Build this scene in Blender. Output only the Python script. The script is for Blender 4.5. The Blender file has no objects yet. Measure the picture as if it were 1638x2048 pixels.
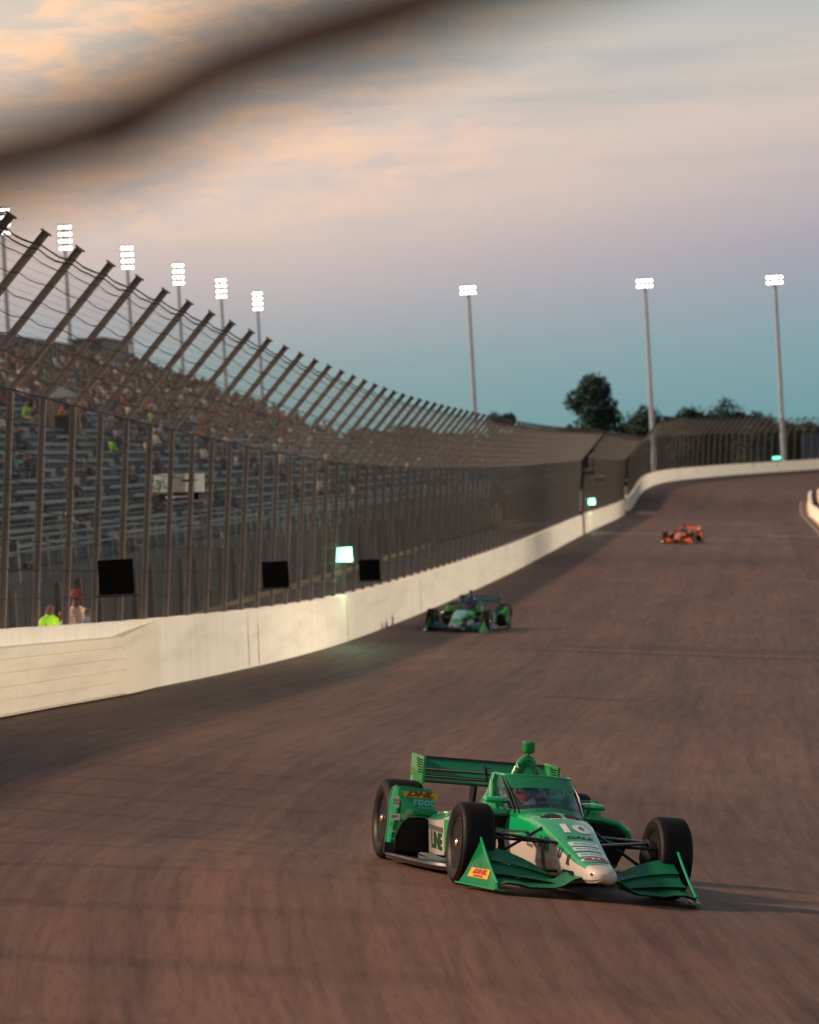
import bpy, bmesh, math, random
import numpy as np
from mathutils import Vector, Matrix, Euler
from mathutils.bvhtree import BVHTree
random.seed(7)
sc = bpy.context.scene
C = sc.collection
R = math.radians

# ---------------------------------------------------------------- camera
F_PX, CX, CY, HOR, ROLL = 6870.0, 819.0, 1024.0, 933.0, R(3.0)
PITCH = -math.atan((CY - HOR) / F_PX) * math.cos(ROLL)
FW = Vector((0, math.cos(PITCH), math.sin(PITCH)))
R0 = Vector((1, 0, 0)); U0 = R0.cross(FW)
RT = math.cos(ROLL) * R0 - math.sin(ROLL) * U0
UP = math.sin(ROLL) * R0 + math.cos(ROLL) * U0
cam_d = bpy.data.cameras.new('camera'); cam = bpy.data.objects.new('camera', cam_d); C.objects.link(cam)
M = Matrix((RT, UP, -FW)).transposed().to_4x4(); cam.matrix_world = M
cam_d.sensor_fit = 'VERTICAL'; cam_d.sensor_height = 36.0; cam_d.sensor_width = 28.8
cam_d.lens = F_PX / 2048 * 36
cam_d.clip_start = 0.05; cam_d.clip_end = 6000
cam_d.dof.use_dof = True; cam_d.dof.focus_distance = 29.0; cam_d.dof.aperture_fstop = 3.6
sc.camera = cam

def sr(r, g, b):
    f = lambda c: (c / 255 / 12.92) if c / 255 <= 0.04045 else ((c / 255 + 0.055) / 1.055) ** 2.4
    return (f(r), f(g), f(b), 1)

# ---------------------------------------------------------------- world sky
SUN_DIR = Vector((0.905, -0.05, -0.52)).normalized()   # direction the light travels
sun_el = math.asin(-SUN_DIR.z); sun_az = math.atan2(-SUN_DIR.x, -SUN_DIR.y)
w = bpy.data.worlds.new('World'); sc.world = w; w.use_nodes = True
nt = w.node_tree; nt.nodes.clear(); N = nt.nodes.new; L = nt.links.new
def mth(op, a, b=None, c=None, tree=None):
    t = tree or nt
    n = t.nodes.new('ShaderNodeMath'); n.operation = op
    for i, v in enumerate((a, b, c)):
        if v is None: continue
        if isinstance(v, (int, float)): n.inputs[i].default_value = v
        else: t.links.new(v, n.inputs[i])
    return n.outputs[0]
def ramp(fac, stops, tree=None, interp='LINEAR'):
    t = tree or nt
    n = t.nodes.new('ShaderNodeValToRGB'); cr = n.color_ramp; cr.interpolation = interp
    while len(cr.elements) < len(stops): cr.elements.new(0.5)
    for e, (p, c) in zip(cr.elements, stops): e.position = p; e.color = c
    t.links.new(fac, n.inputs[0]); return n.outputs[0]
def mixc(fac, a, b, tree=None, mode='MIX'):
    t = tree or nt
    n = t.nodes.new('ShaderNodeMix'); n.data_type = 'RGBA'; n.blend_type = mode
    for k, v in ((0, fac), (6, a), (7, b)):
        if isinstance(v, (int, float)): n.inputs[k].default_value = v
        elif isinstance(v, tuple): n.inputs[k].default_value = v
        else: t.links.new(v, n.inputs[k])
    return n.outputs[2]
tc = N('ShaderNodeTexCoord'); sep = N('ShaderNodeSeparateXYZ'); L(tc.outputs['Generated'], sep.inputs[0])
dx, dy, dz = sep.outputs
el = mth('MULTIPLY', dz, 1 / 0.16)
base = ramp(el, [(0.0, sr(110, 146, 148)), (0.07, sr(116, 149, 150)), (0.19, sr(137, 156, 158)), (0.28, sr(163, 163, 166)),
                 (0.37, sr(188, 174, 171)), (0.47, sr(207, 187, 175)), (0.58, sr(214, 192, 178)), (0.72, sr(196, 187, 178)),
                 (0.83, sr(176, 178, 170)), (1.0, sr(150, 160, 158))])
cool = ramp(el, [(0.0, sr(98, 142, 148)), (0.2, sr(120, 150, 158)), (0.36, sr(146, 148, 162)), (0.5, sr(176, 166, 168)),
                 (0.64, sr(196, 182, 172)), (0.8, sr(170, 176, 172)), (1.0, sr(140, 156, 156))])
side = mth('MULTIPLY_ADD', dx, 5.0, 0.15); n_ = N('ShaderNodeClamp'); L(side, n_.inputs[0])
c1 = mixc(n_.outputs[0], base, cool)
mp = N('ShaderNodeMapping'); mp.inputs['Scale'].default_value = (16, 4, 50); mp.inputs['Rotation'].default_value = (0, R(2), 0); L(tc.outputs['Generated'], mp.inputs[0])
no = N('ShaderNodeTexNoise'); no.inputs['Scale'].default_value = 2.7; no.inputs['Detail'].default_value = 9; no.inputs['Roughness'].default_value = 0.64; no.inputs['Distortion'].default_value = 0.5
L(mp.outputs[0], no.inputs['Vector'])
cl = ramp(no.outputs['Fac'], [(0.41, (0, 0, 0, 1)), (0.61, (1, 1, 1, 1))])
win = ramp(el, [(0.40, (0, 0, 0, 1)), (0.56, (.8, .8, .8, 1)), (0.8, (1, 1, 1, 1)), (1.0, (.75, .75, .75, 1))])
lw = mth('MULTIPLY_ADD', dx, -7.0, 0.50); nc = N('ShaderNodeClamp'); L(lw, nc.inputs[0])
mk = mth('MULTIPLY', mth('MULTIPLY', cl, win), nc.outputs[0])
base_grey = mth('MULTIPLY', mth('MULTIPLY', mth('SUBTRACT', 1.0, cl), win), mth('MULTIPLY', nc.outputs[0], 0.35))
c2 = mixc(mk, mixc(base_grey, c1, sr(176, 170, 170)), sr(242, 196, 158))
glowm = mth('MULTIPLY', mth('MULTIPLY_ADD', dx, -9.0, -0.25), ramp(el, [(0.55, (0, 0, 0, 1)), (0.85, (1, 1, 1, 1)), (1.0, (.6, .6, .6, 1))]))
ng = N('ShaderNodeClamp'); L(glowm, ng.inputs[0])
c2 = mixc(mth('MULTIPLY', ng.outputs[0], 0.5), c2, sr(252, 218, 186))
mp2 = N('ShaderNodeMapping'); mp2.inputs['Scale'].default_value = (5, 3, 60); mp2.inputs['Location'].default_value = (3, 1, 2); L(tc.outputs['Generated'], mp2.inputs[0])
no2 = N('ShaderNodeTexNoise'); no2.inputs['Scale'].default_value = 1.6; no2.inputs['Detail'].default_value = 5; L(mp2.outputs[0], no2.inputs['Vector']); no2.inputs['Roughness'].default_value = .6
gr = ramp(no2.outputs['Fac'], [(0.45, (0, 0, 0, 1)), (0.7, (1, 1, 1, 1))])
c3 = mixc(mth('MULTIPLY', mth('MULTIPLY', gr, win), 0.5), c2, sr(150, 160, 168))
sky = N('ShaderNodeTexSky'); sky.sky_type = 'NISHITA'; sky.sun_disc = False
sky.sun_elevation = sun_el; sky.sun_rotation = sun_az; sky.air_density = 1.4; sky.dust_density = 3.0
skn = mixc(1.0, sky.outputs[0], (0.06, 0.06, 0.07, 1), mode='MULTIPLY')
up = ramp(mth('MULTIPLY', dz, 1.0), [(0.16, (0, 0, 0, 1)), (0.5, (1, 1, 1, 1))])
c4 = mixc(mth('MULTIPLY', up, 0.75), c3, mixc(1.0, skn, (.5, .53, .6, 1), mode='MULTIPLY'))
bg = N('ShaderNodeBackground'); bg.inputs['Strength'].default_value = 1.18; L(c4, bg.inputs['Color'])
wo = N('ShaderNodeOutputWorld'); L(bg.outputs[0], wo.inputs[0])

# ---------------------------------------------------------------- sun and exposure
sl = bpy.data.lights.new('sun', 'SUN'); sl.energy = 5.0; sl.angle = R(4.5); sl.color = (1.0, 0.72, 0.5)
so = bpy.data.objects.new('sun', sl); C.objects.link(so); so.rotation_euler = SUN_DIR.to_track_quat('-Z', 'Y').to_euler(); so.location = (-40, 30, 40)
sc.view_settings.view_transform = 'Standard'; sc.view_settings.look = 'None'; sc.view_settings.exposure = 0.0; sc.view_settings.gamma = 1.0
sc.render.engine = 'CYCLES'
sc.cycles.use_denoising = True; sc.cycles.max_bounces = 6; sc.cycles.transparent_max_bounces = 24; sc.cycles.diffuse_bounces = 3

# ---------------------------------------------------------------- helpers
MATS = {}
def mat(name, col, rough=0.5, metal=0.0, coat=0.0, nscale=8.0, namt=0.12, bump=0.0, emit=None, estr=0.0, spec=0.5):
    if name in MATS: return MATS[name]
    m = bpy.data.materials.new(name); m.use_nodes = True; t = m.node_tree
    b = t.nodes['Principled BSDF']
    tcn = t.nodes.new('ShaderNodeTexCoord')
    nz = t.nodes.new('ShaderNodeTexNoise'); nz.inputs['Scale'].default_value = nscale; nz.inputs['Detail'].default_value = 4
    t.links.new(tcn.outputs['Object'], nz.inputs['Vector'])
    c = col if len(col) == 4 else tuple(col) + (1,)
    lo = tuple(x * (1 - namt) for x in c[:3]) + (1,); hi = tuple(min(1, x * (1 + namt)) for x in c[:3]) + (1,)
    r_ = ramp(nz.outputs['Fac'], [(0.3, lo), (0.7, hi)], tree=t)
    t.links.new(r_, b.inputs['Base Color'])
    rr = mth('MULTIPLY_ADD', nz.outputs['Fac'], 0.16, rough - 0.08, tree=t); t.links.new(rr, b.inputs['Roughness'])
    b.inputs['Metallic'].default_value = metal; b.inputs['Coat Weight'].default_value = coat; b.inputs['Coat Roughness'].default_value = 0.06
    b.inputs['Specular IOR Level'].default_value = spec
    if bump:
        bp = t.nodes.new('ShaderNodeBump'); bp.inputs['Strength'].default_value = bump; bp.inputs['Distance'].default_value = 0.02
        t.links.new(nz.outputs['Fac'], bp.inputs['Height']); t.links.new(bp.outputs[0], b.inputs['Normal'])
    if emit: b.inputs['Emission Color'].default_value = tuple(emit[:3]) + (1,); b.inputs['Emission Strength'].default_value = estr
    MATS[name] = m; return m

def tag(o, label=None, cat=None, group=None, kind=None):
    if label: o['label'] = label
    if cat: o['category'] = cat
    if group: o['group'] = group
    if kind: o['kind'] = kind
    return o
def empty(name, loc=(0, 0, 0), rot=(0, 0, 0)):
    o = bpy.data.objects.new(name, None); C.objects.link(o); o.location = loc; o.rotation_euler = rot; o.empty_display_size = 0.2; return o
def smooth(bm, ang=38):
    for f in bm.faces: f.smooth = True
    c = R(ang)
    for e in bm.edges:
        if len(e.link_faces) == 2 and e.calc_face_angle(0) > c: e.smooth = False
def obj(name, bm, mats, parent=None, sm=True, ang=38):
    bm.normal_update()
    if sm: smooth(bm, ang)
    me = bpy.data.meshes.new(name); bm.to_mesh(me); bm.free()
    for m in (mats if isinstance(mats, (list, tuple)) else [mats]): me.materials.append(m)
    o = bpy.data.objects.new(name, me); C.objects.link(o)
    if parent: o.parent = parent
    return o
BM = bmesh.new
def box(bm, c, s, rot=None, mi=0, bev=0.0):
    r = bmesh.ops.create_cube(bm, size=1.0); vs = r['verts']
    bmesh.ops.scale(bm, vec=s, verts=vs)
    fs = list({f for v in vs for f in v.link_faces})
    if bev:
        es = list({e for v in vs for e in v.link_edges})
        rb = bmesh.ops.bevel(bm, geom=es, offset=bev, segments=2, affect='EDGES', profile=0.6)
        vs = list({v for f in rb['faces'] for v in f.verts} | {v for v in vs if v.is_valid}); fs = list({f for v in vs for f in v.link_faces})
    if rot is not None: bmesh.ops.rotate(bm, cent=(0, 0, 0), matrix=rot if isinstance(rot, Matrix) else Euler(rot).to_matrix(), verts=vs)
    bmesh.ops.translate(bm, vec=c, verts=vs)
    for f in fs: f.material_index = mi
    return vs
def loft(bm, rings, closed=True, cap=True, mi=0, mfun=None):
    vr = [[bm.verts.new(p) for p in r] for r in rings]
    n = len(rings[0])
    for i in range(len(vr) - 1):
        for j in range(n if closed else n - 1):
            k = (j + 1) % n
            try: f = bm.faces.new((vr[i][j], vr[i][k], vr[i + 1][k], vr[i + 1][j]))
            except ValueError: continue
            f.material_index = mfun(i, j) if mfun else mi
    if cap and closed:
        for r, fl in ((vr[0], True), (vr[-1], False)):
            try:
                f = bm.faces.new(list(reversed(r)) if fl else r); f.material_index = mi if not mfun else mfun(0 if fl else len(vr) - 2, 0)
            except ValueError: pass
    return vr
def tube(bm, pts, rad, n=8, mi=0, cap=True, ell=None):
    pts = [Vector(p) for p in pts]; rings = []
    rads = rad if isinstance(rad, (list, tuple)) else [rad] * len(pts)
    for i, p in enumerate(pts):
        d = (pts[min(i + 1, len(pts) - 1)] - pts[max(i - 1, 0)]).normalized()
        a = Vector((0, 0, 1)) if abs(d.z) < 0.9 else Vector((1, 0, 0))
        s = d.cross(a).normalized(); t = s.cross(d).normalized()
        ea, eb = ell if ell else (1, 1)
        rings.append([p + rads[i] * (ea * math.cos(2 * math.pi * k / n) * s + eb * math.sin(2 * math.pi * k / n) * t) for k in range(n)])
    return loft(bm, rings, True, cap, mi)
def prism(bm, outline, axis, a, b, mi=0):
    """outline of 2-D points extruded along axis (0,1,2) from a to b"""
    def P(u, v, w_):
        return ((w_, u, v), (u, w_, v), (u, v, w_))[axis]
    return loft(bm, [[P(u, v, a) for u, v in outline], [P(u, v, b) for u, v in outline]], True, True, mi)
def lathe(bm, prof, n=40, axis=1, cen=(0, 0, 0), mi=0, mfun=None, close=False):
    rings = []
    for r, h in prof:
        ring = []
        for k in range(n):
            a = 2 * math.pi * k / n; c, s = r * math.cos(a), r * math.sin(a)
            p = ((h, c, s), (c, h, s), (c, s, h))[axis]; ring.append((p[0] + cen[0], p[1] + cen[1], p[2] + cen[2]))
        rings.append(ring)
    return loft(bm, rings, True, not close, mi, mfun)
def at(u, v, D):
    d = FW + (u - CX) / F_PX * RT - (v - CY) / F_PX * UP
    return d * (D / d.y)

# ---------------------------------------------------------------- course of the outer wall
WP = np.array([(40, -42, -2.6, .13), (26, -30, -2.6, .13), (14, -18.5, -2.6, .13), (6.0, -9, -2.6, .12), (0.8, -1, -2.6, .12), (-3.4, 7, -2.6, .12),
    (-6.2, 16, -2.6, .12), (-7.2, 26, -2.65, .12), (-7.05, 37, -2.9, .12), (-6.5, 45, -3.13, .12), (-5.98, 50.4, -3.32, .115),
    (-4.89, 61.3, -3.73, .105), (-3.0, 80, -4.32, .09), (-1.4, 96.3, -4.65, .08), (3.94, 149.6, -5.0, .065), (11.2, 222, -4.95, .065),
    (18.55, 295.7, -5.08, .07), (20.2, 312, -4.8, .09), (24.4, 345, -3.25, .13), (34.1, 387, -2.95, .15), (51.3, 430, -3.0, .15),
    (75, 464, -3.0, .15), (108, 490, -3.0, .15), (150, 504, -3.0, .15), (200, 508, -3.0, .15)], float)
def catmull(P, k=40):
    out = []
    for i in range(1, len(P) - 2):
        p0, p1, p2, p3 = P[i - 1:i + 3]
        # centripetal
        def tj(t, a, b): return t + max(np.linalg.norm((b - a)[:2]), 1e-6) ** 0.5
        t0 = 0; t1 = tj(t0, p0, p1); t2 = tj(t1, p1, p2); t3 = tj(t2, p2, p3)
        for t in np.linspace(t1, t2, k, endpoint=False):
            A1 = (t1 - t) / (t1 - t0) * p0 + (t - t0) / (t1 - t0) * p1; A2 = (t2 - t) / (t2 - t1) * p1 + (t - t1) / (t2 - t1) * p2
            A3 = (t3 - t) / (t3 - t2) * p2 + (t - t2) / (t3 - t2) * p3
            B1 = (t2 - t) / (t2 - t0) * A1 + (t - t0) / (t2 - t0) * A2; B2 = (t3 - t) / (t3 - t1) * A2 + (t - t1) / (t3 - t1) * A3
            out.append((t2 - t) / (t2 - t1) * B1 + (t - t1) / (t2 - t1) * B2)
    return np.array(out)
WC = catmull(WP); seg = np.linalg.norm(np.diff(WC[:, :2], axis=0), axis=1); WS = np.concatenate([[0], np.cumsum(seg)])
def wall_at(s):
    return np.array([np.interp(s, WS, WC[:, k]) for k in range(4)])
def wall_dir(s):
    a, b = wall_at(s - 1.5), wall_at(s + 1.5); d = (b - a)[:2]; return d / np.linalg.norm(d)
iY = lambda Y: float(WS[np.argmin(np.where(WC[:, 0] < 60, abs(WC[:, 1] - Y), 1e9))])
def frame(s, t=0.0):
    """point at arc length s, t metres inside the wall; returns (x, y, z)"""
    q = wall_at(s); d = wall_dir(s); n = (d[1], -d[0])
    return q[0] + n[0] * t, q[1] + n[1] * t, (q[2] - q[3] * t if t > 0 else q[2])
CAR_T = Vector((0.4614, 30.4576, -3.5729)); CAR_E = Euler((-0.14637, -0.03301, -1.36086), 'XYZ'); CAR_R = CAR_E.to_matrix()
CAR_N = CAR_R @ Vector((0, 0, 1)); CAR_C = CAR_T + CAR_R @ Vector((1.8, 0, 0))
def track_z(x, y, z):
    pz = CAR_T.z - (CAR_N.x * (x - CAR_T.x) + CAR_N.y * (y - CAR_T.y)) / CAR_N.z
    wt = math.exp(-((x - CAR_C.x) ** 2 + (y - CAR_C.y) ** 2) / (2 * 3.4 ** 2)); wt = min(1, wt * 1.35)
    return z + (pz - z) * wt

# ---------------------------------------------------------------- ground and track
def track_material():
    m = bpy.data.materials.new('asphalt'); m.use_nodes = True; t = m.node_tree; b = t.nodes['Principled BSDF']
    uv = t.nodes.new('ShaderNodeUVMap'); sp = t.nodes.new('ShaderNodeSeparateXYZ'); t.links.new(uv.outputs[0], sp.inputs[0])
    def noise(sx, sy, sc_, det=5, rough=0.55, dist=0.0, off=0):
        mp_ = t.nodes.new('ShaderNodeMapping'); mp_.inputs['Scale'].default_value = (sx, sy, 1); mp_.inputs['Location'].default_value = (off, off * 1.7, 0)
        t.links.new(uv.outputs[0], mp_.inputs[0]); n = t.nodes.new('ShaderNodeTexNoise'); n.inputs['Scale'].default_value = sc_
        n.inputs['Detail'].default_value = det; n.inputs['Roughness'].default_value = rough; n.inputs['Distortion'].default_value = dist
        t.links.new(mp_.outputs[0], n.inputs['Vector']); return n.outputs['Fac']
    broad = noise(0.10, 0.42, 1.0, 6, 0.6, 0.6)
    streak = noise(0.28, 6.5, 1.0, 6, 0.65, 0.3, 11)
    fine = noise(2.2, 17.0, 1.0, 4, 0.7, 0, 4)
    lane = noise(0.03, 1.3, 1.0, 4, 0.6, 0.4, 23)
    col = ramp(broad, [(0.3, sr(86, 65, 56)), (0.5, sr(98, 73, 61)), (0.72, sr(108, 80, 64))], tree=t)
    red = ramp(noise(0.07, 0.3, 1.3, 4, 0.5, 0.5, 31), [(0.52, (0, 0, 0, 1)), (0.72, (1, 1, 1, 1))], tree=t)
    col = mixc(mth('MULTIPLY', red, 0.28, tree=t), col, sr(112, 68, 60), tree=t)
    sk = ramp(streak, [(0.34, (.6, .6, .63, 1)), (0.5, (.92, .92, .93, 1)), (0.7, (1.16, 1.14, 1.1, 1))], tree=t)
    col = mixc(0.8, col, sk, tree=t, mode='MULTIPLY')
    fk = ramp(fine, [(0.36, (.72, .72, .74, 1)), (0.5, (1, 1, 1, 1)), (0.7, (1.12, 1.1, 1.08, 1))], tree=t)
    col = mixc(0.7, col, fk, tree=t, mode='MULTIPLY')
    lk = ramp(lane, [(0.38, (.78, .78, .82, 1)), (0.6, (1.05, 1.04, 1.0, 1))], tree=t)
    col = mixc(1.0, col, lk, tree=t, mode='MULTIPLY')
    # paler through the near turn, darker further along the track
    col = mixc(1.0, col, ramp(mth('MULTIPLY', sp.outputs[0], 1 / 200, tree=t), [(0.29, (1.66, 1.60, 1.50, 1)), (0.345, (1.30, 1.25, 1.18, 1)), (0.41, (.98, .94, .90, 1)), (0.52, (.78, .74, .71, 1)), (0.8, (.80, .75, .74, 1)), (1.0, (.88, .82, .78, 1))], tree=t), tree=t, mode='MULTIPLY')
    # darker rubbered strip near the wall
    t.links.new(col, b.inputs['Base Color'])
    rr = mth('MULTIPLY_ADD', streak, -0.25, 0.78, tree=t); t.links.new(rr, b.inputs['Roughness'])
    b.inputs['Specular IOR Level'].default_value = 0.3
    bp = t.nodes.new('ShaderNodeBump'); bp.inputs['Strength'].default_value = 0.25; bp.inputs['Distance'].default_value = 0.01
    t.links.new(fine, bp.inputs['Height']); t.links.new(bp.outputs[0], b.inputs['Normal'])
    return m
S0, S1 = 1.0, float(WS[-1]) - 2
def strip(name, ts, zf, m, s0=S0, s1=S1, ds=1.0, parent=None):
    bm = BM(); uvl = bm.loops.layers.uv.new('UVMap'); ss = np.arange(s0, s1, ds); rows = []
    for s in ss:
        q = wall_at(s); d = wall_dir(s)
        rows.append([(bm.verts.new((q[0] + d[1] * t, q[1] - d[0] * t, zf(q, t, q[0] + d[1] * t, q[1] - d[0] * t))), (s, t)) for t in ts])
    for a, b_ in zip(rows, rows[1:]):
        for j in range(len(ts) - 1):
            vs = [a[j], a[j + 1], b_[j + 1], b_[j]]
            f = bm.faces.new([v[0] for v in vs])
            for lp, v in zip(f.loops, vs): lp[uvl].uv = v[1]
    bmesh.ops.recalc_face_normals(bm, faces=bm.faces)
    if bm.faces[0].normal.z < 0: bmesh.ops.reverse_faces(bm, faces=bm.faces)
    return obj(name, bm, m, parent)
asph = track_material()
tag(strip('race_track', list(np.arange(-0.4, 22.01, 0.7)), lambda q, t, x, y: track_z(x, y, q[2] - q[3] * t), asph), kind='structure')
grd = mat('dry_ground', sr(96, 92, 70), 0.95, nscale=0.12, namt=0.35, bump=0.3)
conc = mat('old_concrete', sr(104, 98, 94), 0.85, nscale=0.6, namt=0.25)
tag(strip('concourse', [-9.2, -6, -3, -0.5], lambda q, t, x, y: q[2] - 0.08 if t > -7 else min(q[2] - 0.08, -4.7), conc, S0, iY(330)), kind='structure')
bm = BM()
# big sheet with a gentle bowl; lies just below the track's inner edge
xs = [-2600, -900, -300, -120, -60, 0, 60, 120, 200, 300, 900, 2600]; ys = [-600, -200, -50, 0, 60, 120, 200, 300, 400, 520, 700, 1200, 3000]
g = [[bm.verts.new((x, y, -6.9)) for x in xs] for y in ys]
for j in range(len(ys) - 1):
    for i in range(len(xs) - 1): bm.faces.new((g[j][i], g[j][i + 1], g[j + 1][i + 1], g[j + 1][i]))
tag(obj('ground', bm, grd), kind='structure')
# infield shoulder joins the track edge to the ground
tag(strip('infield_apron', [21.9, 26, 34, 46], lambda q, t, x, y: q[2] - q[3] * 22 - 0.05 if t < 30 else max(-6.85, q[2] - q[3] * 22 - 0.4), mat('infield_turf', sr(92, 96, 62), 0.95, nscale=0.5, namt=0.3)), kind='structure')
# embankment outside the far turn
tag(strip('bank', [-0.6, -4, -10, -20, -40], lambda q, t, x, y: {-0.6: q[2] - .1, -4: q[2] - .3, -10: q[2] - .6, -20: -4.5, -40: -6.86}[t], grd, iY(300), S1), kind='structure')
def paint_line(name, s0, s1, t0, t1, m, dz=0.006):
    bm = BM(); n = max(2, int(abs(t1 - t0) / 0.7) + 1)
    ts = np.linspace(t0, t1, n); rr = []
    ns = max(2, int((s1 - s0) / 1.0) + 1)
    for s in np.linspace(s0, s1, ns):
        q = wall_at(s); d = wall_dir(s)
        rr.append([bm.verts.new((q[0] + d[1] * t, q[1] - d[0] * t, track_z(q[0] + d[1] * t, q[1] - d[0] * t, q[2] - q[3] * t) + dz)) for t in ts])
    for a, b_ in zip(rr, rr[1:]):
        for j in range(n - 1): bm.faces.new((a[j], a[j + 1], b_[j + 1], b_[j]))
    bmesh.ops.recalc_face_normals(bm, faces=bm.faces)
    return obj(name, bm, m)
worn = mat('worn_paint', sr(150, 146, 140), 0.7, nscale=2.5, namt=0.35)
tag(paint_line('start_finish_line', iY(224), iY(224) + 0.9, 0.3, 16.5, worn, 0.012), kind='structure')
tag(paint_line('inner_edge_line', iY(120), iY(338), 15.2, 15.32, worn, 0.012), kind='structure')
shade_band_m = mat('shade_band', sr(50, 42, 42), 0.8, nscale=2, namt=.3)  # shadow lines across the track, painted as dark strips
for k, (Y, t0, t1) in enumerate([(90.5, 4.5, 15.5), (93.2, 5.5, 15.5), (95.0, 7.5, 15.5)]): tag(paint_line('cross_shade', iY(Y), iY(Y) + .35, t0, t1, shade_band_m, .007), kind='structure')
# tyre marks: thin curved dark strips
mark_m = mat('tyre_rubber_mark', sr(74, 58, 54), 0.7, nscale=3.0, namt=0.3)
bm = BM()
def mark(pts, wd):
    rows = []
    for i, (s, t) in enumerate(pts):
        q = wall_at(s); d = wall_dir(s); x, y = q[0] + d[1] * t, q[1] - d[0] * t
        z = track_z(x, y, q[2] - q[3] * t) + 0.006
        ww = wd * math.sin(math.pi * (i + .3) / (len(pts) - 0.4))
        rows.append((bm.verts.new((x - d[1] * ww / 2, y + d[0] * ww / 2, z)), bm.verts.new((x + d[1] * ww / 2, y - d[0] * ww / 2, z))))
    for a, b_ in zip(rows, rows[1:]): bm.faces.new((a[0], a[1], b_[1], b_[0]))
for k in range(7):
    s = random.uniform(iY(62), iY(170)); t = random.uniform(1.6, 14); ln = random.uniform(4, 26) * (0.5 + s / 200); dr = random.uniform(-0.02, 0.02)
    if abs(t - 7) < 1.6 and s < iY(50): t += 3.5
    mark([(s + ln * i / 14, t + dr * ln * (i / 14) ** 2) for i in range(15)], random.uniform(0.02, 0.06))
o = obj('tyre_marks', bm, mark_m, sm=False); tag(o, kind='structure')

# ---------------------------------------------------------------- walls
def wall_mat(name, col, stain, rough=0.75):
    m = bpy.data.materials.new(name); m.use_nodes = True; t = m.node_tree; b = t.nodes['Principled BSDF']
    g = t.nodes.new('ShaderNodeTexCoord'); mp_ = t.nodes.new('ShaderNodeMapping'); mp_.inputs['Scale'].default_value = (0.5, 0.16, 2.2)
    t.links.new(g.outputs['Object'], mp_.inputs[0])
    n = t.nodes.new('ShaderNodeTexNoise'); n.inputs['Scale'].default_value = 1.2; n.inputs['Detail'].default_value = 7; n.inputs['Roughness'].default_value = 0.62
    t.links.new(mp_.outputs[0], n.inputs['Vector'])
    mp3 = t.nodes.new('ShaderNodeMapping'); mp3.inputs['Scale'].default_value = (3, 3, 0.4); t.links.new(g.outputs['Object'], mp3.inputs[0])
    n2 = t.nodes.new('ShaderNodeTexNoise'); n2.inputs['Scale'].default_value = 1.5; n2.inputs['Detail'].default_value = 5; t.links.new(mp3.outputs[0], n2.inputs['Vector'])
    c = ramp(n.outputs['Fac'], [(0.34, stain), (0.52, col), (0.8, col)], tree=t)
    c = mixc(0.5 if rough > .6 else 0.2, c, ramp(n2.outputs['Fac'], [(0.36, (.84, .83, .81, 1)), (0.56, (1, 1, 1, 1))], tree=t), tree=t, mode='MULTIPLY')
    t.links.new(c, b.inputs['Base Color']); b.inputs['Roughness'].default_value = rough
    return m
white_wall = wall_mat('white_wall_paint', (0.86, 0.77, 0.64, 1), (0.76, 0.67, 0.55, 1))
steel_wall = wall_mat('white_steel_paint', (0.86, 0.74, 0.58, 1), (0.76, 0.64, 0.50, 1), 0.5)
def wall_run(name, s0, s1, prof, m, ds=1.0, cap=True, parent=None):
    """prof: list of (t, z) outline, extruded along the wall course"""
    bm = BM(); rings = []
    for s in np.append(np.arange(s0, s1, ds), s1):
        q = wall_at(s); d = wall_dir(s)
        rings.append([(q[0] + d[1] * t, q[1] - d[0] * t, q[2] + z) for t, z in prof])
    loft(bm, rings, True, cap); bmesh.ops.recalc_face_normals(bm, faces=bm.faces)
    return obj(name, bm, m, parent, ang=25)
WH = 1.25
cp = [(0.0, -0.3), (0.02, 0.9), (0.03, WH - 0.02), (-0.02, WH), (-0.38, WH), (-0.42, WH - 0.04), (-0.42, -0.3)]
wallA = wall_run('concrete_wall', S0 + 30, iY(219.5), cp, white_wall)
tag(wallA, 'long white concrete track wall under the near catch fence', 'wall')
jm = mat('joint_sealant', (.84, .75, .62), 0.8)
for Y in (73.6, 75.5, 92, 112, 136, 165):
    s = iY(Y); x, y, z = frame(s, 0.031); bm = BM(); d = wall_dir(s)
    box(bm, (x, y, z + WH / 2), (0.004, 0.10, WH - 0.06), Matrix.Rotation(math.atan2(d[1], d[0]) - math.pi / 2, 3, 'Z')); obj('wall_joint', bm, jm, wallA)
wallB = wall_run('concrete_wall', iY(223), iY(294), cp, white_wall)
tag(wallB, 'short cream wall section between the flag stand and the gate opening', 'wall')
cp2 = [(-1.2, -0.3), (-1.2, WH), (-1.6, WH), (-1.6, -0.3)]
wallC = wall_run('concrete_wall', iY(306), S1 - 2, cp, white_wall)
tag(wallC, 'curved white wall around the far turn below the trees', 'wall')
gate = wall_run('gate', iY(294.2), iY(305.8), [(-1.3, 0), (-1.3, 1.15), (-1.36, 1.15), (-1.36, 0)], mat('orange_gate', sr(150, 96, 66), 0.7))
tag(gate, 'tan gate closing the opening between two white walls', 'gate')
gate2 = empty('gate', frame(iY(219.6), -0.2)); tag(gate2, 'dark mesh gate in the wall gap below the flag stand', 'gate')
blk = mat('black_panel', (.0015, .001, .001), 0.95, namt=0.3, spec=0.1)
dkst = mat('dark_steel', sr(52, 48, 50), 0.5, metal=0.6)
p0 = Vector(frame(iY(219.6), -0.1)); p1 = Vector(frame(iY(222.9), -0.1))
bm = BM(); tube(bm, [p0 - gate2.location, p0 - gate2.location + Vector((0, 0, 1.5))], 0.05); obj('gate_post', bm, dkst, gate2)
bm = BM(); tube(bm, [p1 - gate2.location, p1 - gate2.location + Vector((0, 0, 1.5))], 0.05); obj('gate_post', bm, dkst, gate2)
bm = BM()
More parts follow.
